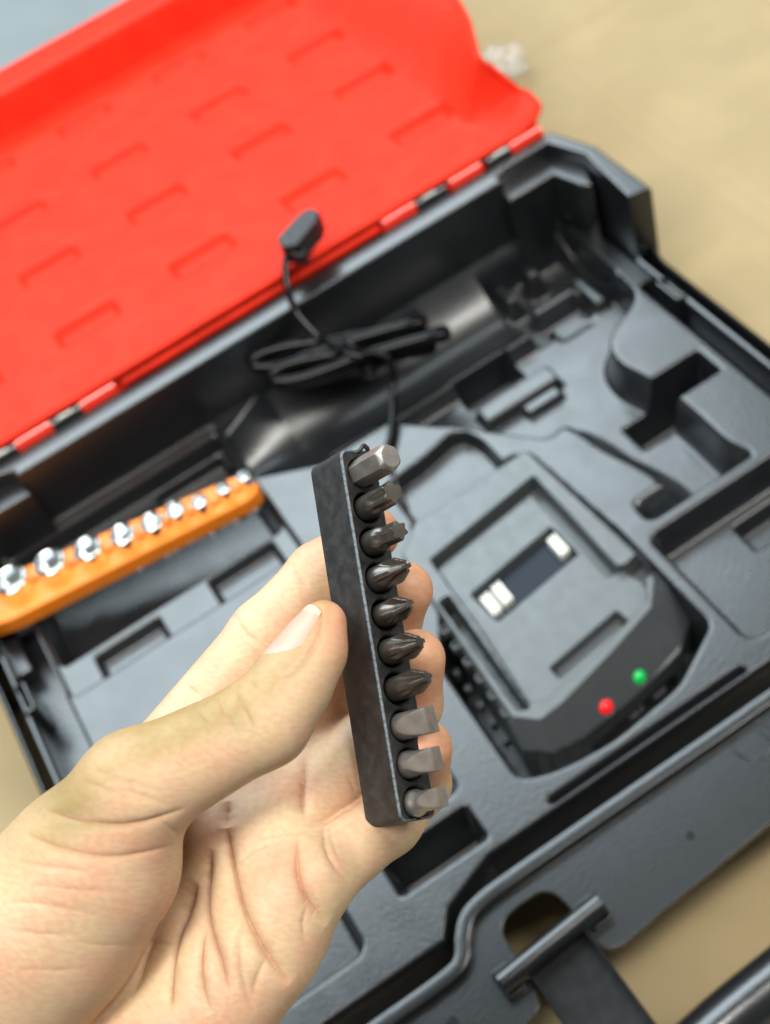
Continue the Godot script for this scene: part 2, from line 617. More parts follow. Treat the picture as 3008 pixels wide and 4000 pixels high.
	# ---- front rim: a raised bead that steps forward at both ends
	var path := PackedVector3Array([Vector3(214, -41.0, 187), Vector3(118, -41.0, 186), Vector3(109, -41.0, 182), Vector3(103, -41.0, 172), Vector3(94, -41.0, 168.5), Vector3(60, -41.0, 168.5), Vector3(0, -41.0, 168.5), Vector3(-50, -41.0, 168.7), Vector3(-64, -41.0, 169.5), Vector3(-72, -41.0, 172), Vector3(-78, -41.0, 178), Vector3(-83, -41.0, 185), Vector3(-92, -41.0, 187.5), Vector3(-125, -41.0, 188), Vector3(-206, -41.0, 188)])
	m = Mesher.new()
	# flat topped band with rounded shoulders, swept along the path
	var run := spline(path, 6)
	var prof := [Vector2(-3.5, -50), Vector2(-3.5, -41.2), Vector2(-3.1, -40.2), Vector2(-2.2, -39.6), Vector2(2.2, -39.6), Vector2(3.1, -40.2), Vector2(3.5, -41.2), Vector2(3.5, -50)]
	var up := [Vector2(-1, 0), Vector2(-0.95, 0.3), Vector2(-0.7, 0.7), Vector2(-0.12, 1), Vector2(0.12, 1), Vector2(0.7, 0.7), Vector2(0.95, 0.3), Vector2(1, 0)]
	var bp := PackedVector3Array()
	var bn := PackedVector3Array()
	for i in run.size():
		var along := run[mini(i + 1, run.size() - 1)] - run[maxi(i - 1, 0)]
		along.y = 0.0
		var across := along.normalized().cross(Vector3.UP)
		for j in prof.size():
			bp.append(Vector3(run[i].x, 0, run[i].z) + across * prof[j].x + Vector3.UP * prof[j].y)
			bn.append((across * up[j].x + Vector3.UP * up[j].y).normalized())
	m.grid(bp, bn, run.size(), prof.size())
	part("front_bead", m.done(), black_plastic, root)
	m = Mesher.new()
	var wall := PackedVector2Array([Vector2(216, 189), Vector2(116, 188), Vector2(106, 183), Vector2(101, 170.5), Vector2(-60, 170.5), Vector2(-69, 172.5), Vector2(-76, 179), Vector2(-82, 187), Vector2(-92, 190), Vector2(-206, 190), Vector2(-206, 185), Vector2(-90, 184), Vector2(-85, 182), Vector2(-79, 174), Vector2(-72, 167), Vector2(-62, 165), Vector2(94, 165), Vector2(105, 166), Vector2(112, 178), Vector2(118, 183), Vector2(216, 184)])
	prism(m, wall, -56.0, -42.0, 0.8)
	prism(m, PackedVector2Array([Vector2(216, 160), Vector2(216, 154), Vector2(-206, 154), Vector2(-206, 160)]), -90.0, -62.5, 0.8)
	part("front_wall", m.done(), black_plastic, root)
	# ---- flat lip in front of the bead, with cut-outs for the latches
	m = Mesher.new()
	var lip := PackedVector2Array([Vector2(-20, 169), Vector2(104, 169), Vector2(104, 211), Vector2(53, 211), Vector2(-9, 215), Vector2(-25, 217), Vector2(-32, 215), Vector2(-35, 210), Vector2(-35, 190), Vector2(-37, 182), Vector2(-42, 179), Vector2(-54, 179), Vector2(-60, 180.5), Vector2(-63, 184), Vector2(-64, 196), Vector2(-64, 210), Vector2(-67, 218), Vector2(-75, 220), Vector2(-150, 216), Vector2(-150, 188), Vector2(-92, 188), Vector2(-82, 185), Vector2(-76, 178), Vector2(-70, 172), Vector2(-62, 169)])
	prism(m, rounded(lip, 3.0, 4), -47.0, -44.0, 0.7)
	part("front_lip", m.done(), black_plastic, root)
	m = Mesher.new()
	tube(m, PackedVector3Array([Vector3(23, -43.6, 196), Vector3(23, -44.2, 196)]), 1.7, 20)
	part("rivet_hole_shade", m.done(), plain(lin(0.004, 0.004, 0.004), 0.8), root)  # no real opening: a near-black disc painted for the shade inside the hole
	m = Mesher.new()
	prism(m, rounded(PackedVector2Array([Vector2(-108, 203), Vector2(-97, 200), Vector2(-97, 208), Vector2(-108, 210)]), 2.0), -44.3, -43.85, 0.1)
	part("lip_slot_shade", m.done(), plain(lin(0.004, 0.004, 0.004), 0.8), root)  # near-black patch laid on the lip, standing in for the shade of a slot
	for q in [Vector3(70, -43.6, 178), Vector3(84, -43.6, 178)]:
		m = Mesher.new()
		var ring := PackedVector3Array()
		for j in 25:
			var a := TAU * j / 24.0
			ring.append(q + Vector3(cos(a) * 9.0, -0.4, sin(a) * 9.0))
		tube(m, ring, 0.5, 8)
		part("moulding_ring", m.done(), black_plastic, root)
	# ---- latch: a pin held in two brackets, and the strap that hangs on it
	m = Mesher.new()
	tube(m, PackedVector3Array([Vector3(-24, -40, 199.5), Vector3(-75, -40, 203)]), 5.0, 28)
	part("latch_pin", m.done(), black_plastic, root)
	for q in [[-27.5, 199.7], [-72.0, 202.6]]:
		m = Mesher.new()
		prism(m, rounded(PackedVector2Array([Vector2(q[0] - 4.5, q[1] - 6.4), Vector2(q[0] + 4.0, q[1] - 6.9), Vector2(q[0] + 4.5, q[1] + 6.4), Vector2(q[0] - 4.0, q[1] + 6.9)]), 1.0), -50.0, -40.6, 0.8)
		part("latch_bracket", m.done(), black_plastic, root)
	m = Mesher.new()
	prism(m, rounded(PackedVector2Array([Vector2(-63.5, 201.5), Vector2(-35, 200), Vector2(-34, 262), Vector2(-64, 264)]), 1.0), -44.0, -39.0, 0.9)
	var strap_mat := worn(lin(0.016, 0.017, 0.018), 0.5, 0.85, 60.0, 1.0)
	strap_mat.metallic_specular = 0.3
	part("latch_strap", m.done(), strap_mat, root, "flat black strap of the front latch")
	m = Mesher.new()
	var grip := PackedVector3Array([Vector3(-30, -60, 262), Vector3(0, -58, 260), Vector3(60, -58, 258), Vector3(150, -58, 257)])
	tube(m, spline(grip, 6), 13.0, 32, 17.0)
	part("carry_handle", m.done(), black_plastic, root, "thick black carrying handle")
	# ---- hinge knuckles along the rear edge
	var pin := plain(lin(0.34, 0.36, 0.33), 0.3, 1.0)
	var glossy_red := plain(lin(0.80, 0.034, 0.014), 0.12)
	glossy_red.metallic_specular = 0.7
	for x in [-147.0, -106.0, 135.0, 184.0]:
		m = Mesher.new()
		tube(m, PackedVector3Array([Vector3(x - 10, 0.5, -179), Vector3(x + 10, 0.5, -179)]), 4.6, 20)
		part("hinge_knuckle", m.done(), black_plastic, root)
		m = Mesher.new()
		tube(m, PackedVector3Array([Vector3(x - 5, 3.2, -178.0), Vector3(x + 4, 3.2, -178.0)]), 1.9, 16)
		part("hinge_pin", m.done(), pin, root)
	make_lid(root, glossy_red)

func make_lid(root: Node3D, glossy_red: Material) -> void:
	# built lying flat: x along the hinge, z away from it; then tipped back 5 degrees
	var f := Field.new(-262, 0, 262, 400, 1.6, 0.0)
	var mid := 13.5
	# half outline: distance from the hinge, x of the edge
	var side := [Vector2(0, 205), Vector2(2, 213), Vector2(12, 222), Vector2(33, 225), Vector2(46, 207), Vector2(59, 213), Vector2(90, 227), Vector2(118, 236), Vector2(400, 238)]
	for k in f.nz:
		for i in f.nx:
			var x := f.x0 + i * f.step
			var s := f.z0 + k * f.step
			var xe := absf(x - mid)
			# side walls lean outwards, low beside the hinge and higher further on
			var tall := lerpf(9.0, 36.0, smoothstep(33.0, 46.0, s))
			var lean := 1.0
			for q in side.size() - 1:
				if s >= side[q].x and s <= side[q + 1].x:
					lean = remap(s, side[q].x, side[q + 1].x, side[q].y, side[q + 1].y) - mid - 175.0
			var d := clampf((xe - 175.0) / lean, 0.0, 1.0)
			d = d * d * (3.0 - 2.0 * d) * 0.4 + d * 0.6
			var y := tall * d
			# far wall, then the flat front flange with its bead
			var e := clampf((s - 338.5) / 4.0, 0.0, 1.0)
			e = e * e * (3.0 - 2.0 * e)
			y = maxf(y, 28.0 * e)
			if s > 341.0:
				y += 3.0 * exp(-pow((s - 345.5) / 2.6, 2.0)) - 2.0 * exp(-pow((s - 351.5) / 2.2, 2.0))
			# low step towards the hinge
			y += 1.2 * (1.0 - smoothstep(6.0, 12.0, s))
			f.h[k * f.nx + i] = y
	for row in 4:
		for col in 5:
			var x := -169.0 + 80.0 * col
			var s := [298.0, 217.0, 142.0, 62.0][row] as float
			if absf(x + 20.5 - mid) > 172.0:
				continue
			press(f, box2(x, s, x + 41.0, s + 20.0), -4.6, 2.2, 2.5)
	var outline := PackedVector2Array()
	for q in [Vector2(205, 0), Vector2(213, 2), Vector2(222, 12), Vector2(225, 33), Vector2(207, 46), Vector2(213, 59), Vector2(227, 90), Vector2(236, 118), Vector2(238, 374), Vector2(228, 386)]:
		outline.append(q)
	var half := outline.size()
	for i in range(half - 1, -1, -1):
		outline.append(Vector2(27.0 - outline[i].x, outline[i].y))
	var m := Mesher.new()
	field_mesh(m, f, outline)
	# outer skin and a rolled edge follow the outline
	var edge := PackedVector3Array()
	var low := PackedVector3Array()
	var round_edge := rounded(outline, 4.0)
	for q in round_edge:
		var i := clampi(int((q.x - f.x0) / f.step), 0, f.nx - 1)
		var k := clampi(int((q.y - f.z0) / f.step), 0, f.nz - 1)
		var y := f.h[k * f.nx + i]
		edge.append(Vector3(q.x, y, q.y))
		low.append(Vector3(mid + (q.x - mid) * 0.97, -8.0, q.y))
	edge.append(edge[0])
	low.append(low[0])
	for i in edge.size() - 1:
		m.fquad(edge[i], edge[i + 1], low[i + 1], low[i], Vector3(edge[i].x - mid, 0, edge[i].z - 190.0))
	var under := PackedVector2Array()
	for i in low.size() - 1:
		under.append(Vector2(low[i].x, low[i].z))
	prism(m, under, -10.0, -7.5, 1.0)
	var tilt := Transform3D(Basis(Vector3.RIGHT, PI) * Basis(Vector3.RIGHT, 0.0), Vector3.ZERO)
	# +z of the lid points away from the hinge (case -z), 5 degrees down; x stays
	var a := deg_to_rad(5.0)
	var zax := Vector3(0, -sin(a), -cos(a))
	var yax := Vector3(0, cos(a), -sin(a))
	tilt = Transform3D(Basis(Vector3.RIGHT, yax, zax), Vector3(0, 0, -0.179))
	var lid := part("lid", m.done(), red_plastic, root, "red lid folded flat open behind the case, small pockets pressed in its inside")
	lid.transform = tilt
	m = Mesher.new()
	var lip := PackedVector3Array()
	for q in edge:
		lip.append(q + Vector3(0, -1.2, 0))
	tube(m, lip, 2.2, 12, -1.0, false)
	part("rolled_edge", m.done(), red_plastic, lid)
	for x in [-169.0, -127.0, -86.0, 113.0, 159.0, 201.0]:
		m = Mesher.new()
		tube(m, PackedVector3Array([Vector3(x - 11, 1.0, 0.5), Vector3(x - 10, 1.0, 0.5), Vector3(x + 10, 1.0, 0.5), Vector3(x + 11, 1.0, 0.5)]), 5.4, 24)
		part("hinge_knuckle", m.done(), glossy_red, lid)
	m = Mesher.new()
	tube(m, PackedVector3Array([Vector3(-70, 0.0, 1.5), Vector3(100, 0.0, 1.5)]), 3.2, 16)
	part("hinge_edge", m.done(), red_plastic, lid)

func make_charger() -> void:
	var root := thing("battery_charger", "black battery charger with red and green lights sitting in the case liner", "charger")
	var base := PackedVector2Array([Vector2(14, -16), Vector2(84, -17), Vector2(87, -13), Vector2(92, 72), Vector2(92, 108), Vector2(77, 119), Vector2(46, 125), Vector2(16, 129), Vector2(0, 128), Vector2(-11, 118), Vector2(-9, 104), Vector2(-1, -3)])
	var top := PackedVector2Array([Vector2(15, -14), Vector2(84, -15), Vector2(88, 70), Vector2(86, 90), Vector2(76, 101), Vector2(47, 109), Vector2(16, 116), Vector2(3, 117), Vector2(-6, 108), Vector2(0, -2)])
	var f := Field.new(-14, -20, 96, 132, 0.5, -86.0)
	press(f, base, -58.0, 1.0, 2.0, 0.0)
	for k in f.nz:
		for i in f.nx:
			var at := k * f.nx + i
			if f.h[at] < -75.0:
				continue
			var d := seg_sdf(top, f.x0 + i * f.step, f.z0 + k * f.step)
			var y := -38.0 if d < 0.0 else -38.0 - d * 1.35
			f.h[at] = maxf(f.h[at], y)
	# seat for the battery: lower plate, side channels, notch, slot of the latch
	press(f, PackedVector2Array([Vector2(9, 10), Vector2(78, 1), Vector2(77.5, 73), Vector2(82, 75), Vector2(83, 88), Vector2(77, 97), Vector2(47, 105), Vector2(10, 111), Vector2(3, 108), Vector2(7, 60)]), -43.5, 0.8, 0.8, 0.0)
	press(f, PackedVector2Array([Vector2(71.5, 2.5), Vector2(77.5, 1.6), Vector2(77, 73), Vector2(71.5, 73)]), -49.0, 0.8, 0.4, 0.0)
	press(f, PackedVector2Array([Vector2(9.5, 10.2), Vector2(77, 1.6), Vector2(77, 5.5), Vector2(9.5, 14)]), -48.0, 0.8, 0.4, 0.0)
	press(f, PackedVector2Array([Vector2(-0.5, 34), Vector2(5.5, 34), Vector2(2.2, 110), Vector2(-3.0, 107)]), -54.0, 0.8, 0.6, 0.0)
	press(f, PackedVector2Array([Vector2(80, 75), Vector2(90, 73), Vector2(92, 83), Vector2(83, 88)]), -51.0, 0.8, 0.5, 0.0)
	press(f, PackedVector2Array([Vector2(22, 95), Vector2(64, 89.5), Vector2(65, 98), Vector2(22.5, 103)]), -50.0, 0.8, 0.4, 0.0)
	press(f, PackedVector2Array([Vector2(15, 37), Vector2(68, 29.5), Vector2(69, 52), Vector2(17, 59)]), -50.0, 0.7, 0.3, 0.0)
	var m := Mesher.new()
	var bigger := inset(oriented(base), -0.2)
	field_mesh(m, f, bigger)
	part("body", m.done(), charger_plastic, root)
	m = Mesher.new()
	prism(m, PackedVector2Array([Vector2(16, 38), Vector2(67.3, 30.8), Vector2(68, 51.3), Vector2(17.7, 58)]), -54.0, -48.6, 0.3)
	var dark_plate := plain(lin(0.012, 0.017, 0.026), 0.3)
	dark_plate.metallic_specular = 0.25
	part("terminal_plate", m.done(), dark_plate, root, "glossy dark blue plate that carries the contacts")
	var metal := plain(lin(0.93, 0.93, 0.84), 0.42, 0.35)
	for q in [Vector2(64.5, 41), Vector2(27.5, 46.5), Vector2(20, 48)]:
		for j in 3:
			m = Mesher.new()
			var x: float = q.x + (j - 1) * 2.0
			var z: float = q.y - (j - 1) * 0.3
			prism(m, rounded(PackedVector2Array([Vector2(x - 0.7, z - 6.5), Vector2(x + 0.7, z - 6.7), Vector2(x + 0.7, z + 6.3), Vector2(x - 0.7, z + 6.5)]), 0.6), -49.0, -43.0, 0.7)
			part("terminal", m.done(), metal, root)
	# indicator lights: unlit lenses with a faint glow added to their colour
	for q in [[Vector3(32.2, -52.5, 122.6), lin(0.9, 0.012, 0.016), "red_light"], [Vector3(53.4, -54.2, 118.6), lin(0.0, 0.42, 0.075), "green_light"]]:
		m = Mesher.new()
		polar(m, 12, 28, func(r: int, a: float) -> Vector2:
			var t := PI * 0.5 * r / 11.6
			return Vector2(cos(t) * 4.0, -1.5 + sin(t) * 4.6), false)
		var glow := plain(q[1], 0.22)
		glow.emission_enabled = true
		glow.emission = q[1]
		glow.emission_energy_multiplier = 0.25
		var o := part(q[2], m.done(), glow, root)
		o.transform = Transform3D(Basis(Vector3.RIGHT, deg_to_rad(42.0)), q[0] * MM)
		m = Mesher.new()
		var ring := PackedVector3Array()
		for j in 29:
			var a := TAU * j / 28.0
			ring.append(Vector3(cos(a) * 4.4, 0.0, sin(a) * 4.4))
		tube(m, ring, 0.5, 8, -1.0, false)
		part("bezel", m.done(), charger_plastic, o)
	# label below the lights with worn grey symbols
	var tag := part("label", ArrayMesh.new(), plain(lin(0.008, 0.009, 0.010), 0.3), root)
	m = Mesher.new()
	m.fquad(Vector3(18, -61.2, 130.6), Vector3(70, -61.2, 124.0), Vector3(70, -73.0, 124.2), Vector3(18, -73.0, 130.8), Vector3(0, 0, 1))
	tag.mesh = m.done()
	var ink := plain(lin(0.22, 0.22, 0.26), 0.5)
	for q in [[57.0, 1.5], [60.5, 2.2], [44.0, 1.4], [47.5, 1.0], [41.5, 0.8]]:
		m = Mesher.new()
		var z: float = 130.75 - (q[0] - 18.0) * 0.127
		m.fquad(Vector3(q[0] - q[1], -63.5, z + q[1] * 0.127), Vector3(q[0] + q[1], -63.5, z - q[1] * 0.127), Vector3(q[0] + q[1], -66.5 - q[1], z + 0.1 - q[1] * 0.127), Vector3(q[0] - q[1], -66.5 - q[1], z + 0.1 + q[1] * 0.127), Vector3(0, 0, 1))
		part("symbol", m.done(), ink, tag)
	# small ribs of the vents along the left flank
	for j in 6:
		var z := 46.0 + j * 11.0
		m = Mesher.new()
		prism(m, rounded(box2(-8.5 + j * -0.15, z, -3.4 - j * 0.2, z + 4.6), 1.2), -45.0, -39.2, 1.0)
		part("vent_rib", m.done(), charger_plastic, root)
		m = Mesher.new()
		prism(m, rounded(box2(-13.5 + j * -0.15, z + 3.0, -10.2 - j * 0.15, z + 6.6), 1.2), -62.0, -55.0, 1.0)
		part("vent_stud", m.done(), charger_plastic, root)
	# its cable: from the well up to a tied bundle and on to the plug
	var cord := thing("power_cable", "thin black cable tied in a bundle of loops with its plug resting over the hinge", "cable")
	m = Mesher.new()
	tube(m, spline(PackedVector3Array([Vector3(16, -62, -14), Vector3(18, -52, -36), Vector3(26, -40, -62), Vector3(37, -38, -76), Vector3(51, -34, -96), Vector3(58, -22, -106), Vector3(52, -16, -112), Vector3(46, -14, -113)]), 8), 2.3, 12)
	part("lead", m.done(), cable_black, cord)
	m = Mesher.new()
	tube(m, spline(PackedVector3Array([Vector3(46, -15, -113), Vector3(40, -12, -122), Vector3(34, -8, -136), Vector3(31, 2, -153), Vector3(34, 9, -165), Vector3(39, 15, -174), Vector3(45, 18, -180)]), 8), 2.1, 12)
	part("lead", m.done(), cable_black, cord)
	var loops := [[-2.0, -158.0, 86.0, -118.0, -19.0, 4.6], [3.0, -145.0, 93.0, -106.0, -24.0, 5.0], [6.0, -150.0, 84.0, -110.0, -31.0, 5.0]]
	for q in loops:
		m = Mesher.new()
		var pa := Vector3(q[0], q[4], q[1])
		var pb := Vector3(q[2], q[4] - 2.0, q[3])
		var dir := (pb - pa).normalized()
		var sd := dir.cross(Vector3.UP)
		var pts := PackedVector3Array()
		for j in 49:
			var a := TAU * j / 48.0
			var u := cos(a)
			# pinched in the middle where the tie holds the strands
			var half: float = q[5] * (0.35 + 0.75 * absf(u)) * signf(sin(a)) * pow(absf(sin(a)), 0.45)
			pts.append((pa + pb) * 0.5 + dir * u * pa.distance_to(pb) * 0.5 + sd * half + Vector3.UP * (3.0 * sin(a * 2.0)))
		tube(m, pts, 4.1, 16, -1.0, false)
		part("loop", m.done(), cable_black, cord)
	m = Mesher.new()
	var ring := PackedVector3Array()
	for j in 25:
		var a := TAU * j / 24.0
		ring.append(Vector3(46.0 + cos(a) * 3.0, -27.0 + sin(a) * 11.0, -128.0 + cos(a) * 16.0))
	tube(m, ring, 1.6, 10, -1.0, false)
	part("tie", m.done(), cable_black, cord)
	m = Mesher.new()
	m.xf = Transform3D(Basis.from_euler(Vector3(0.1, 0.25, 0.05)), Vector3(58, 20, -184))
	prism(m, rounded(PackedVector2Array([Vector2(-16, 2), Vector2(-13, -6), Vector2(8, -8), Vector2(14, -6), Vector2(15, 1), Vector2(9, 5), Vector2(-4, 7), Vector2(-10, 8)]), 0.8, 2), -7.0, 7.0, 1.2)
	prism(m, rounded(PackedVector2Array([Vector2(-15, 4), Vector2(-7, 5), Vector2(-8, 13), Vector2(-13, 13)]), 1.5), -4.0, 3.5, 1.2)
	part("plug", m.done(), worn(lin(0.015, 0.015, 0.016), 0.45, 0.8, 40.0), cord, "black angled plug")

func make_sockets() -> void:
	var tilt := -0.13
	var rail := thing("socket_rail", "orange plastic rail holding a row of chrome sockets", "socket rail")
	var orange := worn(lin(0.93, 0.245, 0.012), 0.42, 0.97, 90.0)
	orange.subsurf_scatter_enabled = true
	orange.subsurf_scatter_strength = 0.05
	var m := Mesher.new()
	prism(m, rounded(PackedVector2Array([Vector2(-185.6, -100.4), Vector2(-176.7, -99.3), Vector2(-112.0, -91.2), Vector2(-47.3, -83.1), Vector2(-39.8, -86.2), Vector2(-38.6, -96.1), Vector2(-44.8, -103.0), Vector2(-172.8, -130.1), Vector2(-202.8, -131.8), Vector2(-202.1, -105.5)]), 4.0), -41.2, -31.5, 1.6)
	part("rail_body", m.done(), orange, rail)
	var xs := [-177.0, -154.6, -133.7, -114.3, -97.8, -83.8, -70.8, -56.4, -43.9]
	var zs := [-118.6, -114.3, -108.2, -103.3, -99.8, -98.4, -94.3, -93.0, -93.0]
	var rads := [9.6, 9.0, 8.2, 7.3, 6.6, 5.7, 5.0, 4.5, 4.3]
	var words := ["largest chrome socket at the left end of the orange rail", "second largest chrome socket on the orange rail", "third largest chrome socket on the orange rail", "fourth largest chrome socket on the orange rail", "middle chrome socket of the nine on the orange rail", "fourth smallest chrome socket on the orange rail", "third smallest chrome socket on the orange rail", "second smallest chrome socket, narrow headed, on the orange rail", "smallest chrome socket at the right end of the orange rail"]
	for i in 9:
		if i < 8:
			m = Mesher.new()
			var px: float = (xs[i] + xs[i + 1]) * 0.5
			var pz: float = (zs[i] + zs[i + 1]) * 0.5 - 3.5
			prism(m, rounded(box2(px - 3.0, pz - 4.5, px + 3.0, pz + 4.5), 1.4), -33.0, -29.5, 1.0)
			part("post", m.done(), orange, rail)
		var rt: float = rads[i]
		var rb := maxf(rt, 6.0)
		var o := thing("socket", words[i], "socket", Transform3D(Basis(), Vector3(xs[i], -48.0, zs[i]) * MM), "chrome sockets on the orange rail")
		# outside: base, waist, rounded mouth, then the six-sided bore
		var prof := [Vector2(rb - 0.6, 0), Vector2(rb, 0.7), Vector2(rb, 9.0), Vector2(rb - 0.1, 10.0), Vector2(lerpf(rb, rt, 0.8), 11.5), Vector2(rt, 12.5), Vector2(rt, 23.6), Vector2(rt - 0.25, 24.3), Vector2(rt - 0.7, 24.8), Vector2(rt - 1.3, 25.0)]
		m = Mesher.new()
		polar(m, prof.size(), 40, func(r: int, _a: float) -> Vector2: return prof[r], false, false)
		var bore := [25.0, 24.4, 23.0, 17.6]
		var widths := [rt - 1.3, rt - 1.9, rt - 2.1, rt - 2.1]
		polar(m, 4, 72, func(r: int, a: float) -> Vector2:
			var hexa := cos(PI / 6.0) / cos(fposmod(a, PI / 3.0) - PI / 6.0)
			return Vector2(widths[r] * (hexa if r > 0 else 1.0), bore[r]), false, true)
		part("shell", m.done(), chrome, o)

# ---------------------------------------------------------------- bits in their strip
func make_bits() -> void:
	var pose := Transform3D(Basis(Vector3(-0.4045, -0.4216, 0.8116), Vector3(0.5395, 0.6065, 0.5840), Vector3(-0.7384, 0.6741, -0.0179)), Vector3(-0.03321, 0.24303, 0.17987))
	var long := 88.2
	var wide := 10.6
	var deep := 13.2
	var start := 3.5 + 2.4
	var pitch := 8.72
	var rubber := worn(lin(0.024, 0.023, 0.024), 0.46, 0.7, 30.0, 1.2, 6.0, 0.0, 29)
	var root := thing("bit_holder", "black rubber strip with ten drilled seats for screwdriver bits, held in the hand", "bit holder", pose)
	# local axes: x along the strip, z across the drilled face, y out of it
	var outer := rounded(PackedVector2Array([Vector2(0, 0), Vector2(long, 0), Vector2(long, wide), Vector2(0, wide)]), 2.6, 6)
	var m := Mesher.new()
	prism(m, outer, -deep, -0.45, 0.0, true)
	# remove nothing: the cap of this prism lies under the drilled face
	var body := m
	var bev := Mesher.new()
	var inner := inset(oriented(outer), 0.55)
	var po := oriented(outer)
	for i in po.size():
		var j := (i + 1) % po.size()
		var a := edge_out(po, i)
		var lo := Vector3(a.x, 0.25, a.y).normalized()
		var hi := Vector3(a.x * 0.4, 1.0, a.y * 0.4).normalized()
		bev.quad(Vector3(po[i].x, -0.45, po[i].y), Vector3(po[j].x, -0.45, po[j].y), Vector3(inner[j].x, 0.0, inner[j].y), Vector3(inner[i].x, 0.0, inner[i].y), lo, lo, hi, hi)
	# drilled face: each seat is a cell of the face round its hole
	var face := Mesher.new()
	var hole := 3.75
	for h in 10:
		var cx := start + pitch * h
		var x0 := cx - pitch * 0.5 if h > 0 else -1.0
		var x1 := cx + pitch * 0.5 if h < 9 else long + 1.0
		var cell := Geometry2D.intersect_polygons(inner, box2(x0, -1.0, x1, wide + 1.0))[0]
		var c := Vector2(cx, wide * 0.5)
		var angles := []
		for k in 48:
			angles.append(TAU * k / 48.0)
		for q in cell:
			angles.append(fposmod((q - c).angle(), TAU))
		angles.sort()
		var far := PackedVector2Array()
		for a in angles:
			var dir := Vector2.from_angle(a)
			var best := 100.0
			for i in cell.size():
				var hit = Geometry2D.segment_intersects_segment(c, c + dir * 200.0, cell[i], cell[(i + 1) % cell.size()])
				if hit != null:
					best = minf(best, c.distance_to(hit))
			far.append(c + dir * (best if best < 100.0 else hole + 0.6))
		for i in angles.size():
			var j := (i + 1) % angles.size()
			var d0 := Vector2.from_angle(angles[i])
			var d1 := Vector2.from_angle(angles[j])
			var a := c + d0 * hole
			var b := c + d1 * hole
			# soft edge of the hole, then its wall
			var a2 := c + d0 * (hole + 0.35)
			var b2 := c + d1 * (hole + 0.35)
			if (far[i] - c).length() < hole + 0.4:
				a2 = far[i]
			if (far[j] - c).length() < hole + 0.4:
				b2 = far[j]
			face.quad(Vector3(a2.x, 0, a2.y), Vector3(b2.x, 0, b2.y), Vector3(far[j].x, 0, far[j].y), Vector3(far[i].x, 0, far[i].y), Vector3.UP, Vector3.UP, Vector3.UP, Vector3.UP)
			var e0 := Vector3(-d0.x, 1, -d0.y).normalized()
			var e1 := Vector3(-d1.x, 1, -d1.y).normalized()
			face.quad(Vector3(a.x, -0.35, a.y), Vector3(b.x, -0.35, b.y), Vector3(b2.x, 0, b2.y), Vector3(a2.x, 0, a2.y), e0, e1, e1, e0)
			var n0 := Vector3(-d0.x, 0, -d0.y)
			var n1 := Vector3(-d1.x, 0, -d1.y)
			face.quad(Vector3(a.x, -10.0, a.y), Vector3(b.x, -10.0, b.y), Vector3(b.x, -0.35, b.y), Vector3(a.x, -0.35, a.y), n0, n1, n1, n0)
			face.tri(Vector3(c.x, -10.0, c.y), Vector3(a.x, -10.0, a.y), Vector3(b.x, -10.0, b.y), Vector3.UP, Vector3.UP, Vector3.UP)
	# the walls without the solid's own cap
	body = Mesher.new()
	for i in po.size():
		var j := (i + 1) % po.size()
		var a := edge_out(po, i)
		var na := (a + edge_out(po, (i + po.size() - 1) % po.size())).normalized()
		var nb := (a + edge_out(po, j)).normalized()
		body.quad(Vector3(po[i].x, -deep, po[i].y), Vector3(po[j].x, -deep, po[j].y), Vector3(po[j].x, -0.45, po[j].y), Vector3(po[i].x, -0.45, po[i].y), Vector3(na.x, 0, na.y), Vector3(nb.x, 0, nb.y), Vector3(nb.x, 0, nb.y), Vector3(na.x, 0, na.y))
	var ts := Geometry2D.triangulate_polygon(po)
	for i in range(0, ts.size(), 3):
		body.tri(Vector3(po[ts[i]].x, -deep, po[ts[i]].y), Vector3(po[ts[i + 1]].x, -deep, po[ts[i + 1]].y), Vector3(po[ts[i + 2]].x, -deep, po[ts[i + 2]].y), Vector3.DOWN, Vector3.DOWN, Vector3.DOWN)
	part("strip_body", body.done(), rubber, root)
	part("drilled_face", face.done(), worn(lin(0.014, 0.014, 0.014), 0.42, 0.6, 20.0, 1.5, 6.0, 0.0, 31), root)
	part("worn_edge_highlight", bev.done(), worn(lin(0.12, 0.15, 0.175), 0.42, 0.6, 9.0, 1.0, 6.0, 0.0, 33), root, "worn edge with its highlight painted pale")  # the highlight along the rubbed edge is painted as a paler colour
	# torn moulding flash at the upper end
	m = Mesher.new()
	var flash := PackedVector3Array([Vector3(0.6, -3.0, 0.3), Vector3(-0.7, -1.8, 0.8), Vector3(-0.9, -0.6, 1.8), Vector3(-0.3, 0.4, 2.6), Vector3(-1.0, 0.5, 3.6), Vector3(0.2, 0.3, 4.8), Vector3(0.7, -0.5, 6.0)])
	tube(m, spline(flash, 5), 0.55, 8)
	part("mould_flash", m.done(), rubber, root)
	# ---- the bits
	var kinds := ["hex", "torx", "torx", "phillips", "phillips", "pozi", "pozi", "slot", "slot", "slot"]
	var words := ["thick hexagonal steel bit with round end at the top of the strip", "larger dark star tipped bit below the hexagonal bit", "smaller dark star tipped bit, third from the top of the strip", "large dark cross tipped bit, directly below the two star bits", "smaller dark cross tipped bit with one pale worn wing", "larger brownish cross tipped bit with fine ribs between its wings", "smaller brownish cross tipped bit with fine ribs, just above the flat bits", "widest bright flat blade bit, uppermost of the three flat ones", "bright flat blade bit between the widest and the lowest", "narrowest bright flat blade bit at the bottom of the strip"]
	var rise := [12.5, 11.5, 12.0, 11.0, 10.5, 11.5, 12.0, 11.5, 11.0, 11.0]
	var rad := [3.3, 2.65, 2.2, 3.1, 2.9, 3.1, 2.9, 3.1, 2.75, 2.35]
	var spin := [0.25, 0.1, 0.3, 0.25, 0.5, 0.3, 0.35, 0.12, 0.06, 0.0]
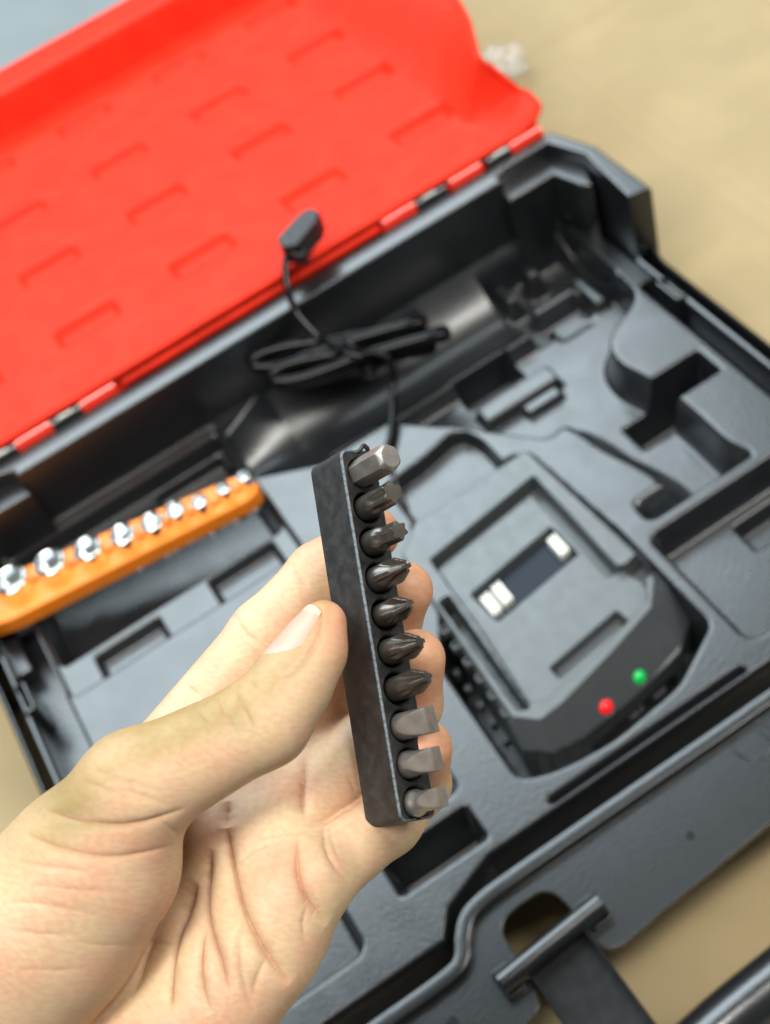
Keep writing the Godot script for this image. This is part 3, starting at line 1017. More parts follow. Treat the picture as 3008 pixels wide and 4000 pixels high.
	var lean := [0.02, 0.05, 0.08, 0.0, 0.06, 0.02, 0.02, 0.0, 0.0, 0.03]
	for i in 10:
		var at := pose * Transform3D(Basis(Vector3.RIGHT, lean[i]) * Basis(Vector3.BACK, 0.03 * sin(i * 2.3)) * Basis(Vector3.UP, spin[i]), Vector3(start + pitch * i, 0, wide * 0.5) * MM)
		var o := thing("screwdriver_bit", words[i], "screwdriver bit", at, "bits standing in the black strip")
		var mat := bit_steel
		if kinds[i] == "hex" or kinds[i] == "slot":
			mat = bright_steel
		m = Mesher.new()
		bit_shape(m, kinds[i], rad[i], rise[i])
		part("tip", m.done(), mat, o)

func bit_shape(m: Mesher, kind: String, r: float, top: float) -> void:
	if kind == "hex":
		# six flats that run out into a turned round end
		polar(m, 26, 96, func(k: int, a: float) -> Vector2:
			var t := k / 25.0
			var y := lerpf(-8.0, top, t)
			var hexa := r * cos(PI / 6.0) / cos(fposmod(a, PI / 3.0) - PI / 6.0) * 1.1
			var cone := r * 1.17 - maxf(0.0, y - (top - 2.0)) * 0.42
			if k == 25:
				cone -= 0.45
			return Vector2(minf(hexa, cone), y), false, true)
		return
	var rows := 44
	polar(m, rows, 96, func(k: int, a: float) -> Vector2:
		var t := k / float(rows - 1)
		var y := lerpf(-8.0, top, t)
		var s := clampf(y / top, 0.0, 1.0)
		if kind == "torx":
			var star := 1.0 - 0.27 * pow(0.5 - 0.5 * cos(a * 6.0), 0.8)
			var g := smoothstep(0.28, 0.55, s)
			return Vector2(lerpf(3.05 - 0.1 * s, r * star * 1.12, g) * (0.94 if k == rows - 1 else 1.0), y)
		if kind == "slot":
			var full := 3.15
			var shank := lerpf(full, r, smoothstep(0.0, 0.25, s))
			var thick := lerpf(3.1, 0.6, clampf((s - 0.06) / 0.8, 0.0, 1.0))
			return Vector2(minf(shank, thick / maxf(absf(sin(a)), 0.02)), y)
		# cross tips: four wings on a cone, flutes between them
		var env := minf(minf(r, 3.1), lerpf(r * 1.75, r * 0.46, clampf((s - 0.2) / 0.8, 0.0, 1.0)))
		var off := absf(fposmod(a, PI * 0.5) - PI * 0.25)      # 45 degrees on a wing, 0 in the middle of a flute
		var across := PI * 0.25 - off
		var dist := env * sin(across)
		var wing := lerpf(0.95, 0.6, s)
		var g := smoothstep(0.12, 0.7, s)
		var cut := smoothstep(wing * 0.85, wing * 1.06, dist)
		var rr := env * (1.0 - (0.56 if kind == "phillips" else 0.46) * g * cut)
		if kind == "pozi":
			rr += 0.4 * g * exp(-pow(off / 0.13, 2.0))
		return Vector2(rr, y), false, true)

# ---------------------------------------------------------------- the hand: tapered bones joined by a smooth minimum, meshed as surface nets
var b_group := PackedInt32Array()
var b_a := PackedVector3Array()
var b_end := PackedVector3Array()
var b_ba := PackedVector3Array()
var b_ra := PackedFloat32Array()
var b_rb := PackedFloat32Array()
var b_l2 := PackedFloat32Array()
var b_a2 := PackedFloat32Array()
var b_k := PackedFloat32Array()
var c_id := PackedInt32Array()
var c_a := PackedVector3Array()
var c_ba := PackedVector3Array()
var c_inv := PackedFloat32Array()
var c_w := PackedFloat32Array()
var c_d := PackedFloat32Array()
var c_n := PackedVector3Array()
var c_n2 := PackedVector3Array()
var c_d2 := PackedFloat32Array()
var crease_count := 0
var no_cut := PackedInt32Array()

func smin(a: float, b: float, k: float) -> float:
	var h := maxf(k - absf(a - b), 0.0) / k
	return minf(a, b) - h * h * k * 0.25

func bone(p: Vector3, i: int) -> float:
	var ba := b_ba[i]
	var pa := p - b_a[i]
	var l2 := b_l2[i]
	var a2 := b_a2[i]
	var ra := b_ra[i]
	var y := pa.dot(ba)
	var z := y - l2
	var x2 := (pa * l2 - ba * y).length_squared()
	var rr := ra - b_rb[i]
	var k := signf(rr) * rr * rr * x2
	if signf(z) * a2 * z * z * l2 > k:
		return sqrt(x2 + z * z * l2) / l2 - b_rb[i]
	if signf(y) * a2 * y * y * l2 < k:
		return sqrt(x2 + y * y * l2) / l2 - ra
	return (sqrt(x2 * a2 / l2) + y * rr) / l2 - ra

func hand_at(p: Vector3, use: PackedInt32Array, cut: PackedInt32Array) -> float:
	var g0 := 1e3
	var g1 := 1e3
	var g2 := 1e3
	var g3 := 1e3
	var g4 := 1e3
	var g5 := 1e3
	for i in use:
		var d := bone(p, i)
		var w := b_k[i]
		match b_group[i]:
			0: g0 = smin(g0, d, w)
			1: g1 = smin(g1, d, w)
			2: g2 = smin(g2, d, w)
			3: g3 = smin(g3, d, w)
			4: g4 = smin(g4, d, w)
			5: g5 = smin(g5, d, w)
	var f := smin(smin(g0, g1, 1.2), smin(g2, g3, 1.2), 1.2)
	var out := smin(smin(g4, g5, 3.0), f, 4.0)
	if cut.size():
		var best := 1e9
		var id := -1
		var near := 0
		var deep := 0.0
		for s in cut:
			if c_id[s] != id:
				if id >= 0 and best < 40.0:
					out += deep * exp(-(sqrt(best + 0.07) - 0.26) / c_w[near])
				id = c_id[s]
				best = 1e9
			var q := p - c_a[s]
			var ba := c_ba[s]
			var h := clampf(q.dot(ba) * c_inv[s], 0.0, 1.0)
			q -= ba * h
			# a fold goes straight down: only the distance across it counts, within reach of the skin
			var nn := c_n[s].lerp(c_n2[s], h)
			var down := q.dot(nn)
			if absf(down) < 4.5:
				q -= nn * down
			var d2 := q.length_squared()
			if d2 < best:
				best = d2
				near = s
				deep = lerpf(c_d[s], c_d2[s], h)
		if best < 40.0:
			out += deep * exp(-(sqrt(best + 0.07) - 0.26) / c_w[near])
	return out

func add_bone(g: int, a: Vector3, b: Vector3, ra: float, rb: float, k: float) -> void:
	var ba := b - a
	var l2 := ba.length_squared()
	var rr := ra - rb
	b_group.append(g)
	b_a.append(a)
	b_end.append(b)
	b_ba.append(ba)
	b_ra.append(ra)
	b_rb.append(rb)
	b_l2.append(l2)
	b_a2.append(l2 - rr * rr)
	b_k.append(k)
	all_bones.append(b_k.size() - 1)

var all_bones := PackedInt32Array()

func add_crease(width: float, depth: float, pts: PackedVector3Array) -> void:
	var nor := PackedVector3Array()
	var depths := PackedFloat32Array()
	for i in pts.size():
		var g := Vector3.ZERO
		for t in [Vector3(1, -1, -1), Vector3(-1, -1, 1), Vector3(-1, 1, -1), Vector3(1, 1, 1)]:
			g += t * hand_at(pts[i] + t * 0.6, all_bones, no_cut)
		nor.append(g.normalized())
		# the fold runs out at both ends
		var ends := mini(i, pts.size() - 1 - i)
		depths.append(depth * (0.05 if ends == 0 else (0.65 if ends == 1 else 1.0)))
	for i in pts.size() - 1:
		c_id.append(crease_count)
		c_a.append(pts[i])
		c_ba.append(pts[i + 1] - pts[i])
		c_inv.append(1.0 / (pts[i + 1] - pts[i]).length_squared())
		c_w.append(width)
		c_d.append(depths[i])
		c_d2.append(depths[i + 1])
		c_n.append(nor[i])
		c_n2.append(nor[i + 1])
	crease_count += 1

func make_hand() -> void:
	blush = FastNoiseLite.new()
	blush.seed = 12
	blush.frequency = 0.055
	blush.fractal_octaves = 3
	add_bone(0, Vector3(-122.17, 204.55, 196.37), Vector3(-79.71, 211.63, 185.24), 9.30, 8.90, 3.0)
	add_bone(0, Vector3(-79.71, 211.63, 185.24), Vector3(-59.48, 214.07, 180.01), 8.90, 8.00, 3.0)
	add_bone(0, Vector3(-59.48, 214.07, 180.01), Vector3(-42.71, 219.81, 182.82), 8.00, 6.80, 3.0)
	add_bone(1, Vector3(-111.41, 204.33, 211.63), Vector3(-67.06, 205.52, 200.14), 10.50, 8.80, 3.0)
	add_bone(1, Vector3(-67.06, 205.52, 200.14), Vector3(-51.35, 203.77, 197.54), 8.80, 7.80, 3.0)
	add_bone(1, Vector3(-51.35, 203.77, 197.54), Vector3(-44.23, 213.34, 198.43), 7.80, 7.20, 3.0)
	add_bone(2, Vector3(-104.61, 204.74, 230.11), Vector3(-72.51, 200.47, 222.80), 10.00, 8.40, 3.0)
	add_bone(2, Vector3(-72.51, 200.47, 222.80), Vector3(-58.51, 197.09, 217.05), 8.40, 7.80, 3.0)
	add_bone(2, Vector3(-58.51, 197.09, 217.05), Vector3(-51.79, 210.08, 215.26), 7.80, 7.20, 3.0)
	add_bone(3, Vector3(-101.59, 205.80, 247.00), Vector3(-78.73, 194.98, 239.43), 8.80, 7.80, 3.0)
	add_bone(3, Vector3(-78.73, 194.98, 239.43), Vector3(-67.32, 193.70, 235.37), 7.80, 7.00, 3.0)
	add_bone(3, Vector3(-67.32, 193.70, 235.37), Vector3(-62.22, 208.40, 235.94), 7.00, 6.40, 3.0)
	add_bone(4, Vector3(-217.55, 156.73, 225.89), Vector3(-122.43, 202.87, 195.19), 18.00, 9.00, 9.0)
	add_bone(4, Vector3(-208.44, 162.73, 233.17), Vector3(-111.61, 202.61, 210.52), 18.00, 11.00, 9.0)
	add_bone(4, Vector3(-197.00, 170.21, 242.32), Vector3(-104.78, 202.95, 229.07), 18.00, 11.00, 9.0)
	add_bone(4, Vector3(-187.29, 177.12, 250.20), Vector3(-101.95, 207.48, 246.46), 17.00, 10.00, 9.0)
	add_bone(4, Vector3(-155.14, 186.86, 256.04), Vector3(-118.92, 202.10, 252.77), 15.00, 12.50, 9.0)
	add_bone(4, Vector3(-239.64, 159.05, 234.47), Vector3(-203.25, 172.20, 233.80), 24.00, 24.00, 9.0)
	add_bone(4, Vector3(-122.93, 234.64, 219.96), Vector3(-120.06, 207.32, 202.99), 8.00, 8.00, 9.0)
	add_bone(4, Vector3(-102.92, 204.90, 219.08), Vector3(-87.74, 199.50, 212.86), 8.00, 7.00, 9.0)
	add_bone(4, Vector3(-87.76, 198.64, 212.32), Vector3(-74.54, 196.43, 208.17), 7.00, 8.00, 9.0)
	add_bone(4, Vector3(-113.00, 204.34, 227.27), Vector3(-110.52, 201.56, 245.57), 11.00, 11.00, 9.0)
	add_bone(5, Vector3(-164.99, 217.93, 225.43), Vector3(-140.33, 231.80, 224.64), 17.00, 14.50, 4.0)
	add_bone(5, Vector3(-140.33, 231.80, 224.64), Vector3(-120.51, 241.93, 224.27), 14.50, 12.00, 4.0)
	add_bone(5, Vector3(-120.51, 241.93, 224.27), Vector3(-89.73, 237.51, 224.86), 12.00, 9.60, 4.0)
	add_bone(5, Vector3(-89.73, 237.51, 224.86), Vector3(-80.57, 237.34, 220.57), 9.60, 8.40, 4.0)
	add_bone(5, Vector3(-80.57, 237.34, 220.57), Vector3(-72.73, 237.11, 216.07), 8.40, 7.00, 4.0)
	add_bone(5, Vector3(-72.73, 237.11, 216.07), Vector3(-67.04, 237.85, 211.54), 7.00, 5.30, 4.0)
	add_bone(5, Vector3(-79.25, 231.76, 216.51), Vector3(-72.56, 231.39, 211.96), 8.00, 7.00, 3.0)
	add_bone(5, Vector3(-72.56, 231.39, 211.96), Vector3(-67.13, 232.87, 208.06), 7.00, 5.30, 3.0)
	add_bone(5, Vector3(-164.44, 218.53, 224.80), Vector3(-135.80, 227.82, 228.88), 17.00, 15.50, 10.0)
	add_bone(5, Vector3(-180.51, 204.90, 228.66), Vector3(-153.61, 219.50, 229.04), 19.00, 18.50, 10.0)
	add_crease(0.60, 0.41, PackedVector3Array([Vector3(-81.70, 246.68, 223.89), Vector3(-80.38, 246.35, 224.11), Vector3(-78.77, 245.98, 223.93), Vector3(-76.69, 245.54, 223.06), Vector3(-74.17, 244.86, 221.46), Vector3(-71.50, 244.46, 219.64), Vector3(-69.09, 244.11, 217.53), Vector3(-67.31, 243.60, 215.02), Vector3(-66.25, 243.21, 212.47), Vector3(-65.76, 242.71, 209.84)]))
	add_crease(1.35, 2.63, PackedVector3Array([Vector3(-110.41, 216.50, 229.47), Vector3(-111.74, 216.19, 232.26), Vector3(-113.03, 215.93, 235.13), Vector3(-114.15, 215.83, 238.36), Vector3(-115.04, 216.09, 242.21), Vector3(-115.69, 216.54, 246.39), Vector3(-116.09, 216.53, 250.37), Vector3(-116.19, 215.81, 254.00), Vector3(-116.09, 214.44, 257.29), Vector3(-115.91, 212.40, 260.19), Vector3(-115.67, 209.61, 262.64), Vector3(-115.47, 205.58, 264.48)]))
	add_crease(1.35, 2.17, PackedVector3Array([Vector3(-97.40, 214.51, 240.32), Vector3(-98.82, 216.69, 243.69), Vector3(-100.13, 217.43, 246.18), Vector3(-101.18, 217.43, 248.29), Vector3(-102.01, 216.89, 250.43), Vector3(-102.65, 215.66, 252.75), Vector3(-102.91, 213.66, 255.04), Vector3(-102.66, 210.76, 256.98), Vector3(-102.17, 206.26, 258.18)]))
	add_crease(1.35, 2.17, PackedVector3Array([Vector3(-115.79, 215.61, 231.40), Vector3(-118.08, 214.71, 233.46), Vector3(-120.33, 213.66, 235.47), Vector3(-122.30, 212.85, 237.84), Vector3(-123.72, 212.92, 241.01), Vector3(-124.54, 213.73, 244.73), Vector3(-124.98, 214.37, 248.26), Vector3(-125.33, 214.43, 251.46), Vector3(-125.84, 213.82, 254.59), Vector3(-126.64, 212.43, 257.78), Vector3(-127.69, 210.20, 260.85)]))
	add_crease(1.35, 1.86, PackedVector3Array([Vector3(-122.74, 212.24, 234.51), Vector3(-125.52, 210.59, 235.70), Vector3(-128.20, 209.52, 237.22), Vector3(-130.65, 209.44, 239.33), Vector3(-132.81, 209.93, 241.95), Vector3(-134.72, 210.41, 244.83), Vector3(-136.45, 210.59, 247.73), Vector3(-137.94, 210.43, 250.54), Vector3(-139.13, 209.96, 253.25), Vector3(-140.12, 209.16, 255.84)]))
	add_crease(1.35, 1.55, PackedVector3Array([Vector3(-125.10, 213.45, 244.52), Vector3(-127.16, 213.47, 247.28), Vector3(-129.08, 213.24, 250.18), Vector3(-130.71, 212.57, 253.26), Vector3(-131.89, 211.51, 256.27), Vector3(-132.53, 210.15, 258.96), Vector3(-132.89, 208.49, 261.35)]))
	add_crease(1.36, 0.72, PackedVector3Array([Vector3(-130.59, 222.81, 242.95), Vector3(-134.12, 215.30, 240.57), Vector3(-137.87, 207.21, 237.96), Vector3(-139.90, 207.55, 240.16), Vector3(-142.18, 207.61, 242.43), Vector3(-144.81, 207.38, 244.92), Vector3(-147.64, 207.07, 247.60)]))
	add_crease(1.35, 2.48, PackedVector3Array([Vector3(-87.52, 209.23, 219.54), Vector3(-89.13, 211.61, 224.06), Vector3(-90.70, 212.35, 227.47), Vector3(-92.05, 212.23, 230.29), Vector3(-93.07, 211.61, 232.74), Vector3(-93.88, 210.75, 235.00)]))
	add_crease(0.80, 0.81, PackedVector3Array([Vector3(-138.53, 247.90, 219.96), Vector3(-136.22, 249.26, 223.61), Vector3(-134.11, 249.82, 226.62), Vector3(-131.98, 249.94, 229.23), Vector3(-129.74, 249.72, 231.48), Vector3(-127.35, 249.18, 233.41), Vector3(-124.69, 248.37, 234.97), Vector3(-121.65, 247.29, 236.07), Vector3(-118.50, 245.86, 236.51), Vector3(-115.51, 244.23, 236.39), Vector3(-112.63, 242.58, 236.00)]))
	add_crease(0.80, 0.54, PackedVector3Array([Vector3(-144.19, 247.12, 222.14), Vector3(-142.01, 248.02, 225.60), Vector3(-140.05, 248.20, 228.48), Vector3(-138.13, 247.92, 230.94), Vector3(-136.18, 247.31, 233.05), Vector3(-134.14, 246.41, 234.88), Vector3(-131.84, 245.21, 236.47), Vector3(-129.10, 243.69, 237.75), Vector3(-125.99, 241.78, 238.50), Vector3(-122.68, 239.27, 238.48), Vector3(-119.49, 234.96, 237.08)]))
	add_crease(0.64, 0.21, PackedVector3Array([Vector3(-147.73, 246.17, 226.53), Vector3(-144.94, 246.66, 229.59), Vector3(-142.35, 246.57, 232.11), Vector3(-139.91, 246.13, 234.21), Vector3(-137.58, 245.38, 235.97), Vector3(-135.33, 244.30, 237.49)]))
	add_crease(0.64, 0.18, PackedVector3Array([Vector3(-153.90, 243.17, 231.16), Vector3(-151.43, 243.27, 233.23), Vector3(-149.07, 243.08, 235.14), Vector3(-146.83, 242.56, 236.94), Vector3(-144.73, 241.68, 238.68), Vector3(-142.73, 240.44, 240.31), Vector3(-140.82, 238.88, 241.78), Vector3(-138.98, 236.99, 243.06)]))
	add_crease(0.64, 0.18, PackedVector3Array([Vector3(-129.09, 251.45, 220.12), Vector3(-126.59, 253.48, 224.64), Vector3(-124.36, 253.78, 228.00), Vector3(-122.15, 253.03, 230.84), Vector3(-119.98, 251.36, 233.20)]))
	add_crease(0.60, 0.50, PackedVector3Array([Vector3(-89.99, 246.31, 218.66), Vector3(-90.87, 248.11, 222.55), Vector3(-91.55, 248.40, 225.19), Vector3(-91.85, 248.14, 227.22), Vector3(-91.90, 247.62, 228.84), Vector3(-91.88, 246.97, 230.15), Vector3(-91.85, 246.22, 231.26)]))
	add_crease(0.60, 0.45, PackedVector3Array([Vector3(-94.86, 246.60, 218.62), Vector3(-95.20, 248.23, 221.77), Vector3(-95.47, 248.68, 224.10), Vector3(-95.55, 248.62, 226.11), Vector3(-95.53, 248.22, 227.84), Vector3(-95.52, 247.63, 229.29), Vector3(-95.54, 246.90, 230.54)]))
	add_crease(0.60, 0.36, PackedVector3Array([Vector3(-86.44, 246.48, 219.06), Vector3(-86.60, 247.08, 220.62), Vector3(-86.76, 247.45, 221.96), Vector3(-86.93, 247.67, 223.11), Vector3(-87.10, 247.79, 224.15)]))
	add_crease(0.60, 0.21, PackedVector3Array([Vector3(-99.51, 247.88, 219.04), Vector3(-99.35, 249.20, 222.18), Vector3(-99.21, 249.46, 224.66), Vector3(-99.01, 249.16, 226.92), Vector3(-98.76, 248.40, 228.99)]))
	add_crease(0.60, 0.18, PackedVector3Array([Vector3(-104.77, 250.24, 221.39), Vector3(-104.45, 250.50, 222.85), Vector3(-104.18, 250.57, 224.19), Vector3(-103.94, 250.48, 225.46), Vector3(-103.73, 250.26, 226.66)]))
	add_crease(0.80, 0.72, PackedVector3Array([Vector3(-102.95, 216.54, 188.08), Vector3(-102.09, 217.12, 190.73), Vector3(-101.37, 216.99, 192.69), Vector3(-100.78, 216.54, 194.23)]))
	add_crease(0.72, 0.50, PackedVector3Array([Vector3(-83.16, 217.20, 178.11), Vector3(-83.49, 220.36, 183.18), Vector3(-83.60, 220.63, 185.93), Vector3(-83.30, 220.33, 188.26), Vector3(-82.58, 219.61, 190.28), Vector3(-81.54, 218.51, 191.99)]))
	add_crease(0.60, 0.21, PackedVector3Array([Vector3(-84.90, 220.00, 183.75), Vector3(-85.21, 220.04, 187.34), Vector3(-85.24, 219.19, 190.12), Vector3(-84.84, 217.81, 192.36)]))
	add_crease(0.64, 0.50, PackedVector3Array([Vector3(-64.56, 221.76, 178.84), Vector3(-64.74, 221.85, 182.20), Vector3(-64.61, 220.89, 185.13), Vector3(-64.27, 218.97, 187.59)]))
	add_crease(0.72, 0.45, PackedVector3Array([Vector3(-91.19, 206.53, 236.62), Vector3(-92.46, 210.96, 241.29), Vector3(-93.46, 213.45, 245.27), Vector3(-94.00, 213.74, 248.57), Vector3(-94.03, 212.42, 251.10), Vector3(-93.61, 210.00, 252.67), Vector3(-92.95, 206.48, 253.37)]))
	add_crease(0.60, 0.45, PackedVector3Array([Vector3(-117.65, 249.68, 214.22), Vector3(-116.15, 252.98, 218.87)]))
	add_crease(0.60, 0.21, PackedVector3Array([Vector3(-106.27, 250.58, 221.37), Vector3(-105.59, 250.84, 223.49), Vector3(-105.04, 250.73, 225.48), Vector3(-104.64, 250.27, 227.46), Vector3(-104.35, 249.47, 229.35)]))
	add_crease(0.60, 0.36, PackedVector3Array([Vector3(-104.43, 216.75, 191.38), Vector3(-103.87, 216.48, 193.83)]))
	add_crease(0.60, 0.36, PackedVector3Array([Vector3(-100.36, 248.83, 220.41), Vector3(-99.72, 249.52, 223.53), Vector3(-99.14, 249.34, 226.13)]))
	add_crease(0.60, 0.18, PackedVector3Array([Vector3(-146.38, 235.69, 243.51), Vector3(-144.53, 233.61, 244.68), Vector3(-142.46, 231.10, 245.54), Vector3(-140.06, 227.88, 245.91), Vector3(-137.66, 222.98, 245.31)]))
	add_crease(0.60, 0.18, PackedVector3Array([Vector3(-157.20, 240.84, 234.88), Vector3(-154.42, 240.31, 237.36), Vector3(-151.80, 239.49, 239.40), Vector3(-149.34, 238.52, 240.99), Vector3(-146.96, 237.41, 242.25), Vector3(-144.66, 236.07, 243.33)]))
	add_crease(0.60, 0.18, PackedVector3Array([Vector3(-160.42, 236.02, 240.70), Vector3(-157.42, 235.01, 242.74), Vector3(-154.72, 233.71, 244.32), Vector3(-152.31, 232.35, 245.43), Vector3(-150.10, 230.90, 246.20), Vector3(-148.00, 229.19, 246.77)]))
	add_crease(0.60, 0.17, PackedVector3Array([Vector3(-148.08, 244.94, 231.76), Vector3(-145.42, 244.74, 234.12), Vector3(-142.89, 244.15, 236.18), Vector3(-140.45, 243.33, 237.97), Vector3(-138.10, 242.27, 239.44), Vector3(-135.82, 240.94, 240.63), Vector3(-133.62, 239.25, 241.58)]))
	add_crease(0.64, 0.45, PackedVector3Array([Vector3(-118.34, 245.41, 236.63), Vector3(-117.90, 242.80, 237.05), Vector3(-117.71, 239.56, 237.03), Vector3(-117.91, 235.28, 236.31)]))
	add_crease(0.64, 0.36, PackedVector3Array([Vector3(-121.28, 253.53, 230.08), Vector3(-119.44, 252.30, 232.04), Vector3(-117.74, 250.56, 233.60), Vector3(-116.21, 248.43, 234.83), Vector3(-114.80, 245.85, 235.74)]))
	add_crease(0.64, 0.36, PackedVector3Array([Vector3(-124.59, 254.19, 222.83), Vector3(-121.68, 254.59, 226.98), Vector3(-119.06, 253.52, 229.98), Vector3(-116.59, 251.50, 232.24), Vector3(-114.20, 248.73, 233.98)]))
	add_crease(1.35, 1.55, PackedVector3Array([Vector3(-107.25, 216.36, 223.62), Vector3(-108.21, 216.60, 225.69), Vector3(-109.28, 216.64, 227.63), Vector3(-110.41, 216.50, 229.47)]))
	add_crease(0.72, 0.45, PackedVector3Array([Vector3(-113.42, 215.95, 238.63), Vector3(-111.57, 216.11, 238.32), Vector3(-109.70, 216.16, 238.08), Vector3(-107.79, 216.13, 238.04), Vector3(-105.92, 216.06, 238.23), Vector3(-104.12, 215.99, 238.63), Vector3(-102.39, 215.88, 239.14)]))
	add_crease(0.72, 0.45, PackedVector3Array([Vector3(-107.12, 216.08, 235.76), Vector3(-104.45, 215.82, 236.68), Vector3(-101.85, 215.31, 237.37), Vector3(-99.36, 214.35, 237.65), Vector3(-96.96, 212.68, 237.43)]))
	add_crease(0.96, 0.72, PackedVector3Array([Vector3(-116.61, 212.67, 260.00), Vector3(-118.68, 212.14, 260.78), Vector3(-120.68, 211.14, 261.63), Vector3(-122.56, 209.58, 262.66), Vector3(-124.35, 207.66, 263.82)]))
	add_crease(0.80, 0.63, PackedVector3Array([Vector3(-116.50, 216.50, 250.28), Vector3(-119.14, 215.83, 253.04), Vector3(-121.40, 214.71, 255.84), Vector3(-123.04, 212.94, 258.69), Vector3(-124.11, 210.66, 261.34), Vector3(-124.81, 208.01, 263.52), Vector3(-125.38, 204.87, 265.26)]))
	add_crease(0.64, 0.36, PackedVector3Array([Vector3(-80.96, 208.89, 230.31), Vector3(-81.12, 207.90, 231.53), Vector3(-81.28, 206.73, 232.53), Vector3(-81.42, 205.43, 233.29), Vector3(-81.55, 203.92, 233.83)]))
	add_crease(0.64, 0.41, PackedVector3Array([Vector3(-102.92, 213.37, 255.29), Vector3(-104.72, 212.63, 256.18), Vector3(-106.17, 211.79, 257.27), Vector3(-107.11, 210.57, 258.56), Vector3(-107.75, 208.88, 259.87)]))
	add_crease(0.64, 0.21, PackedVector3Array([Vector3(-89.40, 205.95, 235.77), Vector3(-90.72, 208.59, 239.51), Vector3(-91.66, 211.26, 243.68), Vector3(-92.16, 211.95, 247.41), Vector3(-92.41, 210.68, 250.51)]))
	var lo := b_a[0]
	var hi := lo
	for i in b_a.size():
		lo = lo.min(b_a[i] - Vector3.ONE * (b_ra[i] + 3.0)).min(b_end[i] - Vector3.ONE * (b_rb[i] + 3.0))
		hi = hi.max(b_a[i] + Vector3.ONE * (b_ra[i] + 3.0)).max(b_end[i] + Vector3.ONE * (b_rb[i] + 3.0))
	var cell := 1.1
	var nb := 8
	var big := cell * nb
	var dims := Vector3i(((hi - lo) / big).ceil()) + Vector3i.ONE
	var m := Mesher.new()
	var where := {}
	var near_fold := PackedFloat32Array()
	var lists := PackedInt32Array()
	var block_lists := []
	var cells_of := []
	var skin := PackedColorArray()
	var reach := big * 0.5 * sqrt(3.0)
	for bz in dims.z:
		for by in dims.y:
			for bx in dims.x:
				var org := lo + Vector3(bx, by, bz) * big
				var mid := org + Vector3.ONE * big * 0.5
				var ds := []
				var near := 1e9
				for i in b_a.size():
					var d := bone(mid, i)
					ds.append(d)
					near = minf(near, d)
				if near > reach + 3.5 or near < -reach - 7.0:
					continue
				var use := PackedInt32Array()
				for i in b_a.size():
					if ds[i] < near + 2.0 * reach + 10.0:
						use.append(i)
				var cut := PackedInt32Array()
				for s in c_a.size():
					var h := clampf((mid - c_a[s]).dot(c_ba[s]) * c_inv[s], 0.0, 1.0)
					if mid.distance_to(c_a[s] + c_ba[s] * h) < reach + c_w[s] * 4.6:
						cut.append(s)
				var dm := hand_at(mid, use, no_cut)
				if absf(dm) > reach * 1.05 + 2.0:
					continue
				var side := nb + 1
				var val := PackedFloat32Array()
				val.resize(side * side * side)
				val.fill(NAN)
				# sample finely only where the surface can pass
				for z in range(0, nb, 2):
					for y in range(0, nb, 2):
						for x in range(0, nb, 2):
							var dc := hand_at(org + Vector3(x + 1, y + 1, z + 1) * cell, use, cut)
							var far := absf(dc) > cell * 3.0 + 0.9
							for k in 27:
								var cx := x + k % 3
								var cy := y + (k / 3) % 3
								var cz := z + k / 9
								var at := (cz * side + cy) * side + cx
								if is_nan(val[at]) or (not far and absf(val[at]) > 90.0):
									val[at] = signf(dc) * 99.0 if far else hand_at(org + Vector3(cx, cy, cz) * cell, use, cut)
				for z in nb:
					for y in nb:
						for x in nb:
							var b0 := (z * side + y) * side + x
							var s := 0
							var v := [val[b0], val[b0 + 1], val[b0 + side], val[b0 + side + 1], val[b0 + side * side], val[b0 + side * side + 1], val[b0 + side * side + side], val[b0 + side * side + side + 1]]
							for i in 8:
								if v[i] < 0.0:
									s |= 1 << i
							if s == 0 or s == 255:
								continue
							var sum := Vector3.ZERO
							var cnt := 0
							for e in [[0, 1], [2, 3], [4, 5], [6, 7], [0, 2], [1, 3], [4, 6], [5, 7], [0, 4], [1, 5], [2, 6], [3, 7]]:
								var a: float = v[e[0]]
								var b: float = v[e[1]]
								if (a < 0.0) != (b < 0.0):
									var t := a / (a - b)
									var pa := Vector3(e[0] & 1, (e[0] >> 1) & 1, e[0] >> 2)
									var pb := Vector3(e[1] & 1, (e[1] >> 1) & 1, e[1] >> 2)
									sum += pa.lerp(pb, t)
									cnt += 1
							var p := org + (Vector3(x, y, z) + sum / cnt) * cell
							var e := 0.22
							var n := Vector3.ZERO
							var d0 := 0.0
							for t in [Vector3(1, -1, -1), Vector3(-1, -1, 1), Vector3(-1, 1, -1), Vector3(1, 1, 1)]:
								var dv := hand_at(p + t * e, use, cut)
								n += t * dv
								d0 += dv * 0.25
							n = n.normalized()
							p -= n * clampf(d0, -0.4, 0.4)
							near_fold.append(fold_distance(p, n, cut))
							lists.append(block_lists.size())
							var key := Vector3i(bx * nb + x, by * nb + y, bz * nb + z)
							where[key] = m.v.size()
							m.v.append(p)
							m.n.append(n)
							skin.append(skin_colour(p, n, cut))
							cells_of.append([key, s])
				block_lists.append([use, cut])
	for q in cells_of:
		var key: Vector3i = q[0]
		var s: int = q[1]
		# edges that start at this cell's low corner, along each axis
		for ax in 3:
			var in0 := s & 1
			var bit: int = [2, 4, 16][ax]
			var in1 := 1 if s & bit else 0
			if in0 == in1:
				continue
			var u: Vector3i = [Vector3i(0, 1, 0), Vector3i(0, 0, 1), Vector3i(1, 0, 0)][ax]
			var w: Vector3i = [Vector3i(0, 0, 1), Vector3i(1, 0, 0), Vector3i(0, 1, 0)][ax]
			var i1 = where.get(key - u)
			var i2 = where.get(key - u - w)
			var i3 = where.get(key - w)
			if i1 == null or i2 == null or i3 == null:
				continue
			var i0: int = where[key]
			if in0:
				m.idx.append_array(PackedInt32Array([i0, i2, i1, i0, i3, i2]))
			else:
				m.idx.append_array(PackedInt32Array([i0, i1, i2, i0, i2, i3]))
